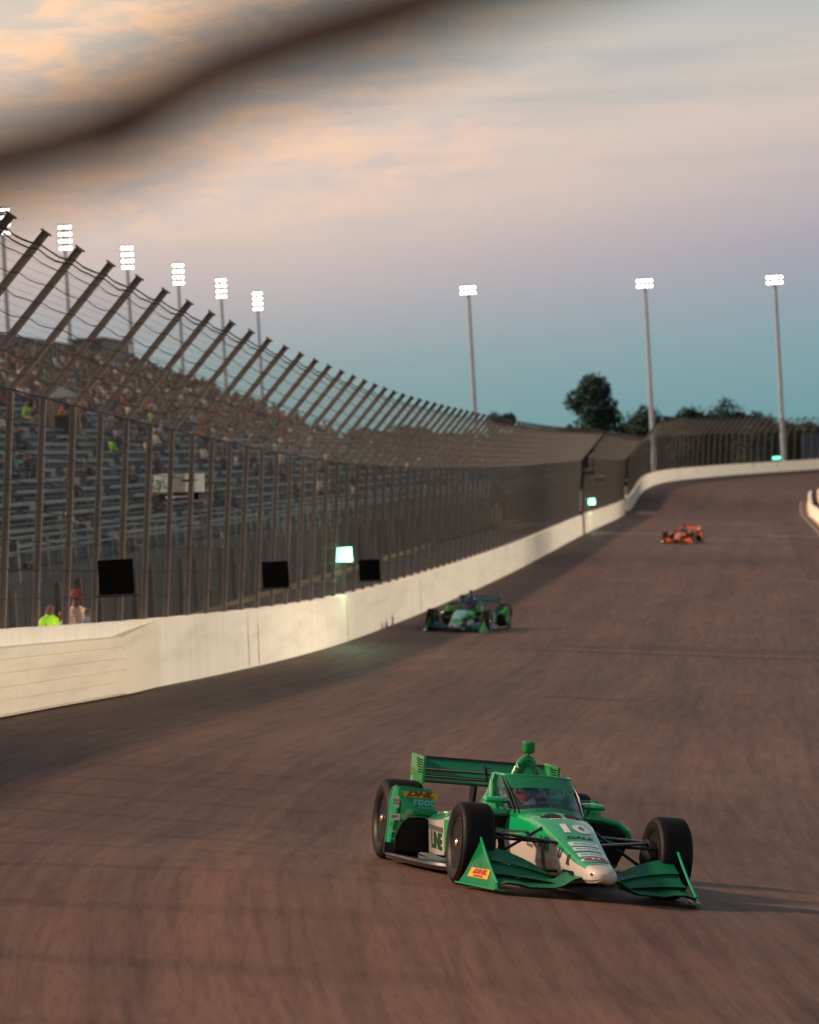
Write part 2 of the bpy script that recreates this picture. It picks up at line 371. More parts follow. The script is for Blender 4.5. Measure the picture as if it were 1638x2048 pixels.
for k in range(14):
    z = 0.1 + k * 0.1; tube(bm, [p0 - gate2.location + Vector((0, 0, z)), p1 - gate2.location + Vector((0, 0, z))], 0.012, 5)
for k in range(12):
    a = (p0.lerp(p1, k / 11)) - gate2.location; tube(bm, [a, a + Vector((0, 0, 1.45))], 0.03, 5)
obj('gate_leaf', bm, blk, gate2)
# steel and foam barrier in front of the near wall
H2 = 1.0
pr_ = [(0.03, 0.01), (0.20, 0.01)]
for k in range(5):
    z0 = 0.02 + k * 0.196; pr_ += [(0.20, z0 + 0.004), (0.23, z0 + 0.022), (0.23, z0 + 0.174), (0.20, z0 + 0.192)]
pr_ += [(0.19, H2), (0.03, H2)]
sb = iY(58.2)
barr = wall_run('steel_barrier', S0 + 32, sb, pr_, steel_wall)
tag(barr, 'ribbed cream steel barrier in front of the wall at left', 'barrier')
bm = BM(); q = wall_at(sb); d = wall_dir(sb); rings = []
for k, (ds_, off) in enumerate([(0, 0.23), (0.8, 0.215), (1.8, 0.17), (3.0, 0.11), (4.0, 0.06), (4.5, 0.045)]):
    q = wall_at(sb + ds_); d = wall_dir(sb + ds_)
    rings.append([(q[0] + d[1] * t, q[1] - d[0] * t, q[2] + z) for t, z in [(0.034, 0.01), (off, 0.01), (off, H2 + 0.05 * k), (0.034, H2 + 0.05 * k)]])
loft(bm, rings); bmesh.ops.recalc_face_normals(bm, faces=bm.faces); obj('barrier_end', bm, steel_wall, barr)
# pit wall on the infield side
def inner_run(name, s0, s1, prof, m, parent=None, ds=2.0):
    bm = BM(); rings = []
    for s in np.append(np.arange(s0, s1, ds), s1):
        q = wall_at(s); d = wall_dir(s); zb = q[2] - q[3] * 16
        rings.append([(q[0] + d[1] * t, q[1] - d[0] * t, zb + z) for t, z in prof])
    loft(bm, rings); bmesh.ops.recalc_face_normals(bm, faces=bm.faces); return obj(name, bm, m, parent, ang=25)
pw = inner_run('pit_wall', iY(150), iY(338), [(16.0, -0.2), (16.0, 1.0), (16.3, 1.0), (16.3, -0.2)], white_wall)
tag(pw, 'low white pit wall on the infield side at right edge', 'wall')
bm = BM(); q = wall_at(iY(338)); d = wall_dir(iY(338)); zb = q[2] - q[3] * 16
c_ = [(16.15 + .15 * math.cos(a), .3 * math.sin(a)) for a in np.linspace(0, math.pi, 9)]
loft(bm, [[(q[0] + d[1] * t + d[0] * e_, q[1] - d[0] * t + d[1] * e_, zb + z) for t, e_ in c_] for z in (-.2, 1.0)]); bmesh.ops.recalc_face_normals(bm, faces=bm.faces); obj('wall_end', bm, white_wall, pw)
inner_run('wall_foot', iY(150), iY(339), [(15.8, -0.2), (15.8, 0.03), (15.98, 0.06), (15.98, -0.2)], mat('foot_concrete', sr(170, 150, 130), .8), pw)
inner_run('dark_rail', iY(150), iY(337), [(16.42, -0.4), (16.42, 1.12), (16.56, 1.12), (16.56, -0.4)], blk, pw)
inner_run('back_rail', iY(150), iY(337), [(16.9, -0.4), (16.9, 1.2), (17.1, 1.2), (17.1, -0.4)], white_wall, pw)

# ---------------------------------------------------------------- catch fences
post_m = mat('galvanised_post', sr(108, 98, 92), 0.6, metal=0.0, nscale=3, namt=0.2)
wire_m = mat('fence_wire', sr(24, 22, 26), 0.6)
cable_m = mat('fence_cable', sr(22, 18, 22), 0.7)
LEAN, PH, AX, AZ = 0.34, 3.52, 1.52, 1.68
def fence_pt(s, h):
    """h in 0..1 up the post, 1..2 along the arm"""
    q = wall_at(s); d = wall_dir(s); n = Vector((d[1], -d[0], 0)); b_ = Vector((q[0], q[1], q[2] + WH)) - n * 0.12
    if h <= 1: return b_ + n * (LEAN * h) + Vector((0, 0, PH * h))
    return b_ + n * (LEAN + AX * (h - 1)) + Vector((0, 0, PH + AZ * (h - 1)))
def beam(bm, a, b_, side, wd, dp):
    a, b_ = Vector(a), Vector(b_); u = (b_ - a).normalized(); s_ = Vector(side).normalized(); t_ = u.cross(s_).normalized()
    # I-section
    pr = [(-wd / 2, -dp / 2), (wd / 2, -dp / 2), (wd / 2, -dp / 2 + .015), (.012, -dp / 2 + .015), (.012, dp / 2 - .015), (wd / 2, dp / 2 - .015), (wd / 2, dp / 2), (-wd / 2, dp / 2),
          (-wd / 2, dp / 2 - .015), (-.012, dp / 2 - .015), (-.012, -dp / 2 + .015), (-wd / 2, -dp / 2 + .015)]
    loft(bm, [[p + s_ * x + t_ * y for x, y in pr] for p in (a, b_)])
def make_fence(label, s0, s1, step, first=None, vstep=0.1, ncab=8, wr=0.0021):
    root = empty('catch_fence', fence_pt(s0, 0)); o0 = root.location.copy(); tag(root, label, 'fence')
    ss = []; s = s0
    while s <= s1: ss.append(s); s += step
    for s in ss:
        d = wall_dir(s); al = Vector((d[0], d[1], 0)); bm = BM()
        a, k, e = fence_pt(s, 0), fence_pt(s, 1), fence_pt(s, 2)
        n = Vector((d[1], -d[0], 0))
        off = -n * 0.07
        for P, Q in ((a - Vector((0, 0, 0.25)), k), (k, e + (e - k).normalized() * 0.12)):
            u = (Q - P).normalized(); t_ = u.cross(al).normalized(); wd, dp = 0.08, 0.10
            pr = [(-wd / 2, -dp / 2), (wd / 2, -dp / 2), (wd / 2, -dp / 2 + .015), (.012, -dp / 2 + .015), (.012, dp / 2 - .015), (wd / 2, dp / 2 - .015), (wd / 2, dp / 2), (-wd / 2, dp / 2),
                  (-wd / 2, dp / 2 - .015), (-.012, dp / 2 - .015), (-.012, -dp / 2 + .015), (-wd / 2, -dp / 2 + .015)]
            loft(bm, [[p + off + al * x + t_ * y - o0 for x, y in pr] for p in (P, Q)])
        box(bm, a + off - o0 + Vector((0, 0, -0.02)), (0.24, 0.24, 0.04)); box(bm, e + off + (e - k).normalized() * 0.13 - o0, (0.15, 0.15, 0.03), Euler((0, R(38), 0)).to_matrix())
        bmesh.ops.recalc_face_normals(bm, faces=bm.faces)
        obj('fence_post', bm, post_m, root, sm=False)
    # long cables sagging from post to post
    hs = [i / ncab for i in range(1, ncab)] + [1.0] + [1 + i / ncab for i in range(1, ncab)] + [1.93, 1.96]
    for h in hs:
        bm = BM(); pts = []
        thick = 0.013 if h in (1.0, 1.93, 1.96) else 0.0075
        for a, b_ in zip(ss, ss[1:]):
            for i in range(4):
                f = i / 4; p = fence_pt(a, h).lerp(fence_pt(b_, h), f); sag = (0.05 if h > 1 else 0.02) * 4 * f * (1 - f) * (0.6 + 0.7 * random.random())
                pts.append(p - Vector((0, 0, sag)) - o0)
        pts.append(fence_pt(ss[-1], h) - o0); tube(bm, pts, thick, 4); obj('cable', bm, cable_m, root)
    # woven wire mesh: upright and level wires
    bm = BM()
    def wire(pts, r):
        rings = []
        for p in pts: rings.append([p + Vector((r * math.cos(a), r * math.sin(a) * .7, r * math.sin(a) * .7)) - o0 for a in (0.3, 2.4, 4.5)])
        loft(bm, rings, True, False)
    s = ss[0]
    while s < ss[-1]:
        wire([fence_pt(s, 0), fence_pt(s, 1), fence_pt(s, 1.95)], wr); s += vstep
    def lvl(h):
        rings = []
        for s in ss:
            p = fence_pt(s, h); rings.append([p + Vector((wr * math.cos(a), 0, wr * math.sin(a))) - o0 for a in (0.3, 2.4, 4.5)])
        loft(bm, rings, True, False)
    for i in range(1, 28): lvl(i / 28)
    for i in range(1, 20): lvl(1 + i / 20)
    obj('wire_mesh', bm, wire_m, root, sm=False)
    return root
s_first = iY(49.85) + 1.0 - 2.35 * 13
f1 = make_fence('long catch fence with curved over arms along the near white wall', s_first, iY(221), 2.35)
f2 = make_fence('catch fence between the flag stand and the far gate', iY(223.5), iY(300), 2.35, vstep=0.2)
f3 = make_fence('catch fence on the curved wall of the far turn', iY(307), min(S1 - 4, iY(307) + 230), 3.0, vstep=0.3, ncab=5, wr=0.005)

# ---------------------------------------------------------------- grandstands
u_ = Vector((0.0995, 0.995, 0)); v_ = Vector((-0.995, 0.0995, 0))
def wl(Y, off, z): return Vector((-11.02 + 0.1 * Y, Y, 0)) + v_ * off + Vector((0, 0, z))
alum = mat('aluminium_bench', sr(92, 108, 116), 0.4, metal=0.5, nscale=5, namt=0.15)
tread_m = mat('stand_tread', sr(36, 44, 50), 0.8, nscale=1, namt=0.3)
fascia = mat('stand_fascia', sr(40, 42, 46), 0.85, nscale=0.5, namt=0.3)
def grandstand(label, Y0, Y1, rows, z0, off, rise=0.383, dep=0.92, gapseats=True):
    root = empty('grandstand', wl(Y0, off, -4.7)); O = root.location.copy(); tag(root, label, 'grandstand')
    P = lambda Y, a, z: wl(Y, off + a, z) - O
    bm = BM(); prof = []
    for i in range(rows): prof += [(i * dep, z0 + i * rise), ((i + 1) * dep, z0 + i * rise)] if False else [(i * dep, z0 + (i) * rise), ((i + 1) * dep - .001, z0 + i * rise)]
    prof += [(rows * dep, z0 + rows * rise + 0.9), (rows * dep + .15, z0 + rows * rise + 0.9), (rows * dep + .15, z0 + rows * rise - 1.2), (0.3, z0 - 0.35), (0, z0 - .3)]
    loft(bm, [[P(Y, a, z) for a, z in prof] for Y in (Y0, Y1)]); bmesh.ops.recalc_face_normals(bm, faces=bm.faces)
    obj('tier', bm, tread_m, root, sm=False)
    nsec = max(1, int((Y1 - Y0) / 17)); sec = (Y1 - Y0) / nsec
    for i in range(rows):
        bm = BM()
        for k in range(nsec):
            ya, yb = Y0 + k * sec + 0.8, Y0 + (k + 1) * sec - 0.6; zb = z0 + i * rise
            for (a0, a1, h0, h1) in ((0.46, 0.66, 0.40, 0.43), (0.72, 0.74, 0.58, 0.70)):
                loft(bm, [[P(Y, a + i * dep, zb + h) for a, h in ((a0, h0), (a1, h0), (a1, h1), (a0, h1))] for Y in (ya, yb)])
            n = int((yb - ya) / 2.2)
            for j in range(n + 1):
                Y = ya + 0.1 + (yb - ya - 0.2) * j / max(1, n)
                loft(bm, [[P(y_, a + i * dep, zb + h) for a, h in ((0.52, 0.003), (0.58, 0.003), (0.58, 0.398), (0.52, 0.398))] for y_ in (Y, Y + 0.05)])
        bmesh.ops.recalc_face_normals(bm, faces=bm.faces); obj('bench', bm, alum, root, sm=False)
    bm = BM()
    for h in (0.55, 0.95): tube(bm, [P(Y0, -0.12, z0 + h), P(Y1, -0.12, z0 + h)], 0.035, 6)
    Y = Y0
    while Y <= Y1: tube(bm, [P(Y, -0.12, z0 - .3), P(Y, -0.12, z0 + 0.95)], 0.03, 6); Y += 2.0
    for Yr in (Y0, Y1):
        tube(bm, [P(Yr, 0, z0 + 1.0), P(Yr, rows * dep, z0 + rows * rise + 1.0)], 0.035, 6); tube(bm, [P(Yr, 0, z0 + .5), P(Yr, rows * dep, z0 + rows * rise + .5)], 0.03, 6)
        for i in range(0, rows + 1, 2): tube(bm, [P(Yr, i * dep, z0 + i * rise - .2), P(Yr, i * dep, z0 + i * rise + 1.0)], 0.03, 6)
    obj('railing', bm, alum, root)
    bm = BM(); loft(bm, [[P(Y, a, z) for a, z in ((0.05, -4.9), (0.05, z0 - 0.31), (0.35, z0 - 0.31), (0.35, -4.9))] for Y in (Y0, Y1)]); bmesh.ops.recalc_face_normals(bm, faces=bm.faces)
    obj('front_wall', bm, fascia, root, sm=False)
    Y = Y0
    while Y <= Y1:
        for a in (rows * dep * .35, rows * dep * .7, rows * dep - 0.4):
            zt = z0 + a / dep * rise - 0.6; bm = BM()
            tube(bm, [P(Y, a, -5.5), P(Y, a, zt)], 0.16, 6); obj('column', bm, post_m, root)
        Y += 10
    Y = Y0 + 1
    while Y <= Y1:
        bm = BM(); box(bm, P(Y, -0.03, (z0 - 4.9) / 2 - .2), (0.14, 0.22, z0 + 4.3)); Y += 3.1
        obj('pilaster', bm, post_m, root, sm=False)
    # aisle steps and half-step rails
    for k in range(nsec + 1):
        bm = BM(); Y = min(max(Y0 + k * sec, Y0 + .5), Y1 - .5)
        pf = []
        for i in range(rows): pf += [(i * dep + .02, z0 + i * rise + .004), (i * dep + .02, z0 + i * rise + .19), (i * dep + .38, z0 + i * rise + .19), (i * dep + .38, z0 + i * rise + .004), ((i + 1) * dep - .01, z0 + i * rise + .004)]
        lp = pf + [(rows * dep - .01, z0 + (rows - 1) * rise - .4), (.02, z0 - .4)]
        loft(bm, [[P(Y + o_, a, z) for a, z in lp] for o_ in (-.45, .45)], True, False); bmesh.ops.recalc_face_normals(bm, faces=bm.faces)
        obj('aisle_step', bm, conc, root, sm=False)
    return root
ST = dict(Y0=80, Y1=268, rows=30, z0=-2.35, off=9.4, rise=0.383, dep=0.92)
grandstand('tall grandstand with aluminium bench rows behind the near fence', ST['Y0'], ST['Y1'], 30, -2.35, 9.4)
ST2 = dict(Y0=284, Y1=392, rows=13, z0=-2.6, off=9.4, rise=0.383, dep=0.92)
grandstand('low grandstand further along beyond the tall grandstand', 284, 392, 13, -2.6, 9.4)
# stair tower roofs standing on the stand's concourse
def booth(Y, off, z0, h, wd, label, roof=True):
    root = empty('press_box', wl(Y, off, z0), (0, 0, -0.0997)); tag(root, label, 'booth')
    bm = BM()
    for sx in (-1, 1):
        for sy in (-1, 1): box(bm, (sx * wd / 2, sy * wd / 2, h / 2), (0.22, 0.22, h))
    obj('column', bm, mat('tan_column', sr(120, 100, 82), 0.8), root, sm=False)
    bm = BM(); box(bm, (0, 0, h * 0.3), (wd - 0.1, wd - 0.1, h * 0.6)); obj('wall', bm, fascia, root, sm=False)
    bm = BM(); loft(bm, [[(-wd * .7, -wd * .7, h), (wd * .7, -wd * .7, h), (wd * .7, wd * .7, h), (-wd * .7, wd * .7, h)], [(-.1, -.1, h + wd * .5), (.1, -.1, h + wd * .5), (.1, .1, h + wd * .5), (-.1, .1, h + wd * .5)]])
    obj('roof', bm, mat('slate_roof', sr(84, 92, 100), 0.7), root, sm=False)
    return root
booth(156, 20.3, 1.9, 2.1, 1.0, 'slim tan roofed booth standing among the grandstand rows')
# dark cabin on the back row
cab = empty('cabin', wl(252, 36.6, 8.2), (0, 0, -0.0997)); tag(cab, 'dark cabin on the top row of the grandstand', 'cabin')
bm = BM(); box(bm, (0, 0, 0.9), (2.2, 11, 2.6), bev=0.05); obj('body', bm, mat('cabin_dark', sr(40, 52, 58), 0.6), cab)
bm = BM(); box(bm, (0, 0, 2.28), (2.8, 11.8, 0.16)); obj('roof', bm, mat('slate_roof', sr(84, 92, 100)), cab)

# ---------------------------------------------------------------- people
def skin_mesh(name, verts, edges, rad, sub=1, root=0):
    me = bpy.data.meshes.new(name); me.from_pydata(verts, edges, []); o = bpy.data.objects.new(name, me); C.objects.link(o)
    sk = o.modifiers.new('s', 'SKIN')
    for i, r in enumerate(rad):
        d_ = me.skin_vertices[0].data[i]; d_.radius = r if isinstance(r, tuple) else (r, r); d_.use_root = (i == root)
    ss_ = o.modifiers.new('u', 'SUBSURF'); ss_.levels = sub; ss_.render_levels = sub
    dg = bpy.context.evaluated_depsgraph_get(); ev = o.evaluated_get(dg); out = bpy.data.meshes.new_from_object(ev)
    bpy.data.objects.remove(o); bpy.data.meshes.remove(me); out.name = name
    for p in out.polygons: p.use_smooth = True
    return out
skin_c = mat('skin', sr(92, 66, 58), 0.6); skin_d = mat('skin_dark', sr(96, 62, 48), 0.6); hair_c = mat('hair', sr(42, 32, 28), 0.8)
jean = mat('denim', sr(48, 58, 80), 0.85); khaki = mat('khaki', sr(140, 122, 98), 0.85)
def seated_mesh(lean=0.0, arms=0):
    global SEAT_LOW
    V = [(0, 0, .50), (0.02, 0, .72), (0.03 + lean, 0, .96), (0.04 + lean, 0, 1.08), (0.06 + lean, 0, 1.16), (0.07 + lean, 0, 1.27),
         (0.10, .10, .50), (0.48, .13, .52), (0.50, .14, .10), (0.62, .14, .06),
         (0.10, -.10, .50), (0.48, -.13, .52), (0.50, -.14, .10), (0.62, -.14, .06),
         (0.03 + lean, .20, .98), (0.12 + lean, .26, .74), (0.36, .16, .62 + .1 * arms), (0.43, .12, .62 + .14 * arms),
         (0.03 + lean, -.20, .98), (0.12 + lean, -.26, .74), (0.36, -.16, .62), (0.43, -.12, .62)]
    E = [(0, 1), (1, 2), (2, 3), (3, 4), (4, 5), (0, 6), (6, 7), (7, 8), (8, 9), (0, 10), (10, 11), (11, 12), (12, 13), (2, 14), (14, 15), (15, 16), (16, 17), (2, 18), (18, 19), (19, 20), (20, 21)]
    Rr = [(.15, .12), (.14, .11), (.16, .11), .055, .09, .085, .09, .065, .05, .04, .09, .065, .05, .04, .065, .048, .038, .035, .065, .048, .038, .035]
    SEAT_LOW = (V, E, Rr)
    return skin_mesh('person', V, E, Rr)
def stand_mesh(arms=0):
    V = [(0, 0, .95), (0, 0, 1.15), (0, 0, 1.40), (0, 0, 1.50), (0.02, 0, 1.58), (0.03, 0, 1.69),
         (0, .10, .90), (0.02, .11, .5), (0, .12, .08), (.13, .13, .04), (0, -.10, .90), (0.02, -.11, .5), (0, -.12, .08), (.13, -.13, .04),
         (0, .19, 1.42), (0, .25, 1.14), (.12 + .1 * arms, .24, .92 + .2 * arms), (.17 + .15 * arms, .22, .86 + .3 * arms),
         (0, -.19, 1.42), (0, -.25, 1.14), (.12, -.24, .92), (.17, -.22, .86), (0.10, .0, 1.60)]
    E = [(0, 1), (1, 2), (2, 3), (3, 4), (4, 5), (0, 6), (6, 7), (7, 8), (8, 9), (0, 10), (10, 11), (11, 12), (12, 13), (2, 14), (14, 15), (15, 16), (16, 17), (2, 18), (18, 19), (19, 20), (20, 21), (4, 22)]
    Rr = [(.15, .11), (.15, .11), (.16, .11), .055, .09, .08, .085, .06, .045, .04, .085, .06, .045, .04, .06, .045, .035, .035, .06, .045, .035, .035, .02]
    return skin_mesh('person', V, E, Rr)
def dress(me, mats, neck, headtop, waist, handx=None):
    me = me.copy(); me.materials.clear()
    for m_ in mats: me.materials.append(m_)     # 0 shirt 1 trousers 2 skin 3 hair
    for p in me.polygons:
        c = p.center
        if c.z > headtop - 0.09 or (c.z > neck + 0.06 and c.x < 0.02): p.material_index = 3
        elif c.z > neck: p.material_index = 2
        elif handx and c.x > handx and abs(c.y) > 0.05 and c.z > waist + .06: p.material_index = 2
        elif c.z < waist or (c.x > .2 and c.z < waist + .12): p.material_index = 1
        else: p.material_index = 0
    return me
shirts = {'red': sr(168, 40, 44), 'white': sr(214, 208, 202), 'navy': sr(30, 36, 58), 'grey': sr(112, 110, 112), 'orange': sr(206, 92, 40), 'black': sr(24, 22, 24),
          'maroon': sr(96, 34, 44), 'teal': sr(60, 120, 132), 'lime green': sr(150, 220, 60), 'pale blue': sr(150, 172, 204)}
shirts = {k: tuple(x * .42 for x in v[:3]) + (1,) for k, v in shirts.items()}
seat_v = [seated_mesh(0.0), seated_mesh(0.14, 1), seated_mesh(-0.06)]
variants = []
for nm, c in shirts.items():
    for i, sv in enumerate(seat_v):
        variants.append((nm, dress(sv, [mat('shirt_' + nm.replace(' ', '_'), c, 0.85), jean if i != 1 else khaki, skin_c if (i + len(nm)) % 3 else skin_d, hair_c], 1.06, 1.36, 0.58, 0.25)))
wts = {'red': 4, 'white': 18, 'navy': 20, 'grey': 20, 'orange': 2, 'black': 20, 'maroon': 4, 'teal': 4, 'lime green': 1, 'pale blue': 6}
pool = [v for v in variants for _ in range(wts[v[0]])]
taken = set(); cnt = 0
rot_seat = math.atan2(-v_.y, -v_.x)
def seat_person(St, Y, row, v):
    global cnt
    p = wl(Y, St['off'] + row * St['dep'] + 0.50, St['z0'] + row * St['rise'] - 0.02)
    o = bpy.data.objects.new('person', v[1]); C.objects.link(o); o.location = p; o.rotation_euler = (0, 0, rot_seat + random.uniform(-.35, .35)); sc_ = random.uniform(.92, 1.08); o.scale = (sc_,) * 3
    tag(o, 'spectator in a %s top seated on the grandstand benches' % v[0], 'person', 'spectators in %s seated on the grandstand' % v[0]); cnt += 1
clusters = [(random.uniform(100, 264), random.uniform(8, 29)) for _ in range(46)]
while cnt < 272:
    c = random.choice(clusters); Y = c[0] + random.gauss(0, 4.5); row = int(round(c[1] + random.gauss(0, 2.2)))
    if random.random() < 0.25: Y = random.uniform(95, 266); row = int(30 * random.random() ** 0.6)
    if not (84 < Y < 266 and 0 <= row < 30): continue
    Y = round(Y / 0.62) * 0.62
    if (row, Y) in taken: continue
    if abs((Y - 80) % 17.09) < 0.9: continue
    taken.add((row, Y)); seat_person(ST, Y, row, random.choice(pool))
for _ in range(22):
    Y = random.uniform(286, 340); row = random.randint(2, 12)
    if (row, round(Y)) in taken: continue
    taken.add((row, round(Y))); seat_person(ST2, Y, row, random.choice(pool))
# everyone further along or hidden in the rows: one crowd
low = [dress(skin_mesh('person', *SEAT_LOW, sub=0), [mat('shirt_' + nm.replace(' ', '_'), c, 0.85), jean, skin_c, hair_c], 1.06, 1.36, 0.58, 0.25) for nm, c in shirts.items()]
wl_names = list(shirts); lw_ = [wts[n] for n in wl_names]
mats_all = []; 
for me in low:
    for m_ in me.materials:
        if m_ not in mats_all: mats_all.append(m_)
VV, FF, MM = [], [], []
data = []
for me in low:
    data.append((np.array([v.co[:] for v in me.vertices]), [list(p.vertices) for p in me.polygons], [mats_all.index(me.materials[p.material_index]) for p in me.polygons]))
base_ = 0; n_c = 0; cl2 = [(random.uniform(110, 266), random.uniform(14, 30)) for _ in range(60)]
while n_c < 1100:
    c = random.choice(cl2); Y = c[0] + random.gauss(0, 6); row = int(round(c[1] + random.gauss(0, 3)))
    if random.random() < 0.2: Y = random.uniform(88, 266); row = int(30 * random.random() ** 0.7)
    St = ST
    if n_c % 9 == 0: St = ST2; Y = random.uniform(286, 390); row = random.randint(0, 12)
    lim = 30 if St is ST else 13
    if not (St['Y0'] + 3 < Y < St['Y1'] - 2 and 0 <= row < lim): continue
    Y = round(Y / 0.62) * 0.62
    if (row, Y) in taken or (row, round(Y)) in taken or (St is ST and abs((Y - 80) % 17.09) < 0.9): continue
    taken.add((row, Y)); n_c += 1
    A, Fc, Mi = data[random.choices(range(len(data)), lw_)[0]]; a = rot_seat + random.uniform(-.4, .4); ca, sa = math.cos(a), math.sin(a); k = random.uniform(.92, 1.08)
    p = wl(Y, St['off'] + row * St['dep'] + 0.50, St['z0'] + row * St['rise'] - 0.02)
    B = np.stack([A[:, 0] * ca - A[:, 1] * sa, A[:, 0] * sa + A[:, 1] * ca, A[:, 2]], -1) * k + np.array(p)
    VV.append(B); FF += [[i + base_ for i in f] for f in Fc]; MM += Mi; base_ += len(A)
me = bpy.data.meshes.new('crowd'); me.from_pydata(np.concatenate(VV).tolist(), [], FF); me.polygons.foreach_set('material_index', MM); me.polygons.foreach_set('use_smooth', [True] * len(MM))
for m_ in mats_all: me.materials.append(m_)
o = bpy.data.objects.new('crowd', me); C.objects.link(o); tag(o, 'rest of the crowd scattered over the grandstand benches', 'crowd', kind='stuff')
# four people on the concourse behind the wall
def standing(px, top_y, off, shirt, label, skin, arms=0, cap=None, hair=hair_c, turn=0.0, sc_=1.0):
    d1 = at(px, top_y, 1.0); r = d1.x; Y = (-11.02 - off) / (r - 0.1)
    s = iY(Y); z = wall_at(s)[2] - 0.08; head = d1.z * Y
    k = (head - z) / 1.77
    o = bpy.data.objects.new('person', dress(stand_mesh(arms), [shirt, jean, skin, hair], 1.50, 1.78, 0.93, .2)); C.objects.link(o)
    o.location = (r * Y, Y, z); o.scale = (k * .98, k * .98, k); o.rotation_euler = (0, 0, turn); tag(o, label, 'person')
    if cap:
        bm = BM(); lathe(bm, [(0.118, 1.66), (0.122, 1.71), (0.10, 1.77), (0.05, 1.80), (0.004, 1.805)], 16, 2, (0.03, 0, 0))
        prism(bm, [(0.1, -.09), (0.2, -.07), (0.235, 0), (0.2, .07), (0.1, .09)], 2, 1.655, 1.675); obj('cap', bm, cap, o)
    return o
standing(96, 1199, 1.3, mat('hivis_vest', sr(170, 240, 30), 0.7), 'person in a bright lime vest behind the wall at far left', skin_d, turn=-0.6)
standing(127, 1212, 1.2, mat('shirt_white', sr(214, 208, 202)), 'person in a white shirt between the lime vest and the red cap', skin_d, turn=-2.6)
standing(150, 1182, 1.5, mat('shirt_cream', sr(214, 180, 160), 0.85), 'person in a dark red cap behind the wall', skin_c, 1, mat('cap_red', sr(120, 20, 24), 0.7), turn=-1.2)
standing(172, 1206, 1.2, mat('shirt_pale_blue', shirts['pale blue']), 'person in a pale blue top right of the red cap', skin_c, turn=-0.2)

# ---------------------------------------------------------------- floodlight poles
lamp_e = mat('lamp_glow', (1, 0.93, 0.82), 0.4, emit=(1.0, 0.93, 0.84), estr=7.0)
lamp_b = mat('lamp_housing', sr(44, 42, 46), 0.5, metal=0.4)
pole_m = mat('pole_steel', sr(140, 148, 158), 0.6, metal=0.0, nscale=0.6)
def flood_proto(H, rows, cols, rad, gap=0.85):
    root = empty('floodlight_pole'); bm = BM(); tube(bm, [(0, 0, 0), (0, 0, H * .5), (0, 0, H)], [rad * 1.25, rad, rad * .7], 12); obj('pole', bm, pole_m, root)
    bm = BM(); lathe(bm, [(rad * 1.9, 0), (rad * 1.9, 0.25), (rad * 1.3, 0.3)], 12, 2); obj('base', bm, conc, root)
    for r_ in range(rows):
        z = H - 0.25 - r_ * gap; bm = BM(); box(bm, (0, 0, z), (0.12, cols * .56, 0.12)); obj('crossarm', bm, lamp_b, root, sm=False)
        for c in range(cols):
            y = (c - (cols - 1) / 2) * 0.56; o = empty_mesh = None
            bm = BM(); box(bm, (0.20, y, z - .08), (0.30, 0.50, 0.46), (0, R(22), 0), bev=0.03); box(bm, (0.34, y, z + .17), (0.46, 0.52, 0.03), (0, R(12), 0)); h_ = obj('lamp', bm, lamp_b, root)
            bm = BM(); box(bm, (0.375, y, z - .12), (0.03, 0.40, 0.34), (0, R(22), 0), bev=.012); obj('lens', bm, lamp_e, h_)
    return root
def dup(root, loc, rz):
    r = root.copy(); C.objects.link(r); r.location = loc; r.rotation_euler = (0, 0, rz)
    for ch in root.children:
        c = ch.copy(); C.objects.link(c); c.parent = r
        for g_ in ch.children: d = g_.copy(); C.objects.link(d); d.parent = c
    return r
lefts = []
p_near = flood_proto(31.5, 4, 3, 0.30, 0.84)
ords = ['first, cut by the left edge', 'second from the left edge', 'third from the left edge', 'fourth from the left edge', 'fifth from the left edge', 'last and lowest of the left row']
for i, (u, vtop) in enumerate([(2, 412), (127, 448), (252, 491), (354, 526), (440, 556), (513, 583)]):
    d1 = at(u, vtop, 1.0); r = d1.x; Y = -80 / (r - 0.1); ztop = d1.z * Y
    X = r * Y + math.tan(0) ; loc = (X, Y, ztop - 31.5)
    ang = math.atan2(-Y, -X) + 0.25
    o = p_near if i == 0 else dup(p_near, loc, ang); o.location = loc; o.rotation_euler = (0, 0, ang)
    tag(o, 'tall floodlight pole behind the grandstand, %s' % ords[i], 'floodlight', 'floodlight poles in a row behind the grandstand')
p_far = flood_proto(28.5, 2, 4, 0.30, 0.72); first = True
for (u, v, D, lab) in [(936, 570, 470, 'lone floodlight pole above the end of the near fence'), (1289, 556, 455, 'floodlight pole rising just right of the big tree'), (1549, 549, 452, 'floodlight pole nearest the far wall beside the green lamp')]:
    d1 = at(u, v, 1.0); r = d1.x; zt = d1.z * D
    loc = (r * D, D, zt - 28.5); o = p_far if first else dup(p_far, loc, 0); first = False
    sc_ = 1.0 if D > 400 else 1.0
    o.location = loc; o.rotation_euler = (0, 0, math.atan2(-1, -r - 0.1)); tag(o, lab, 'floodlight', 'floodlight poles beyond the far turn')

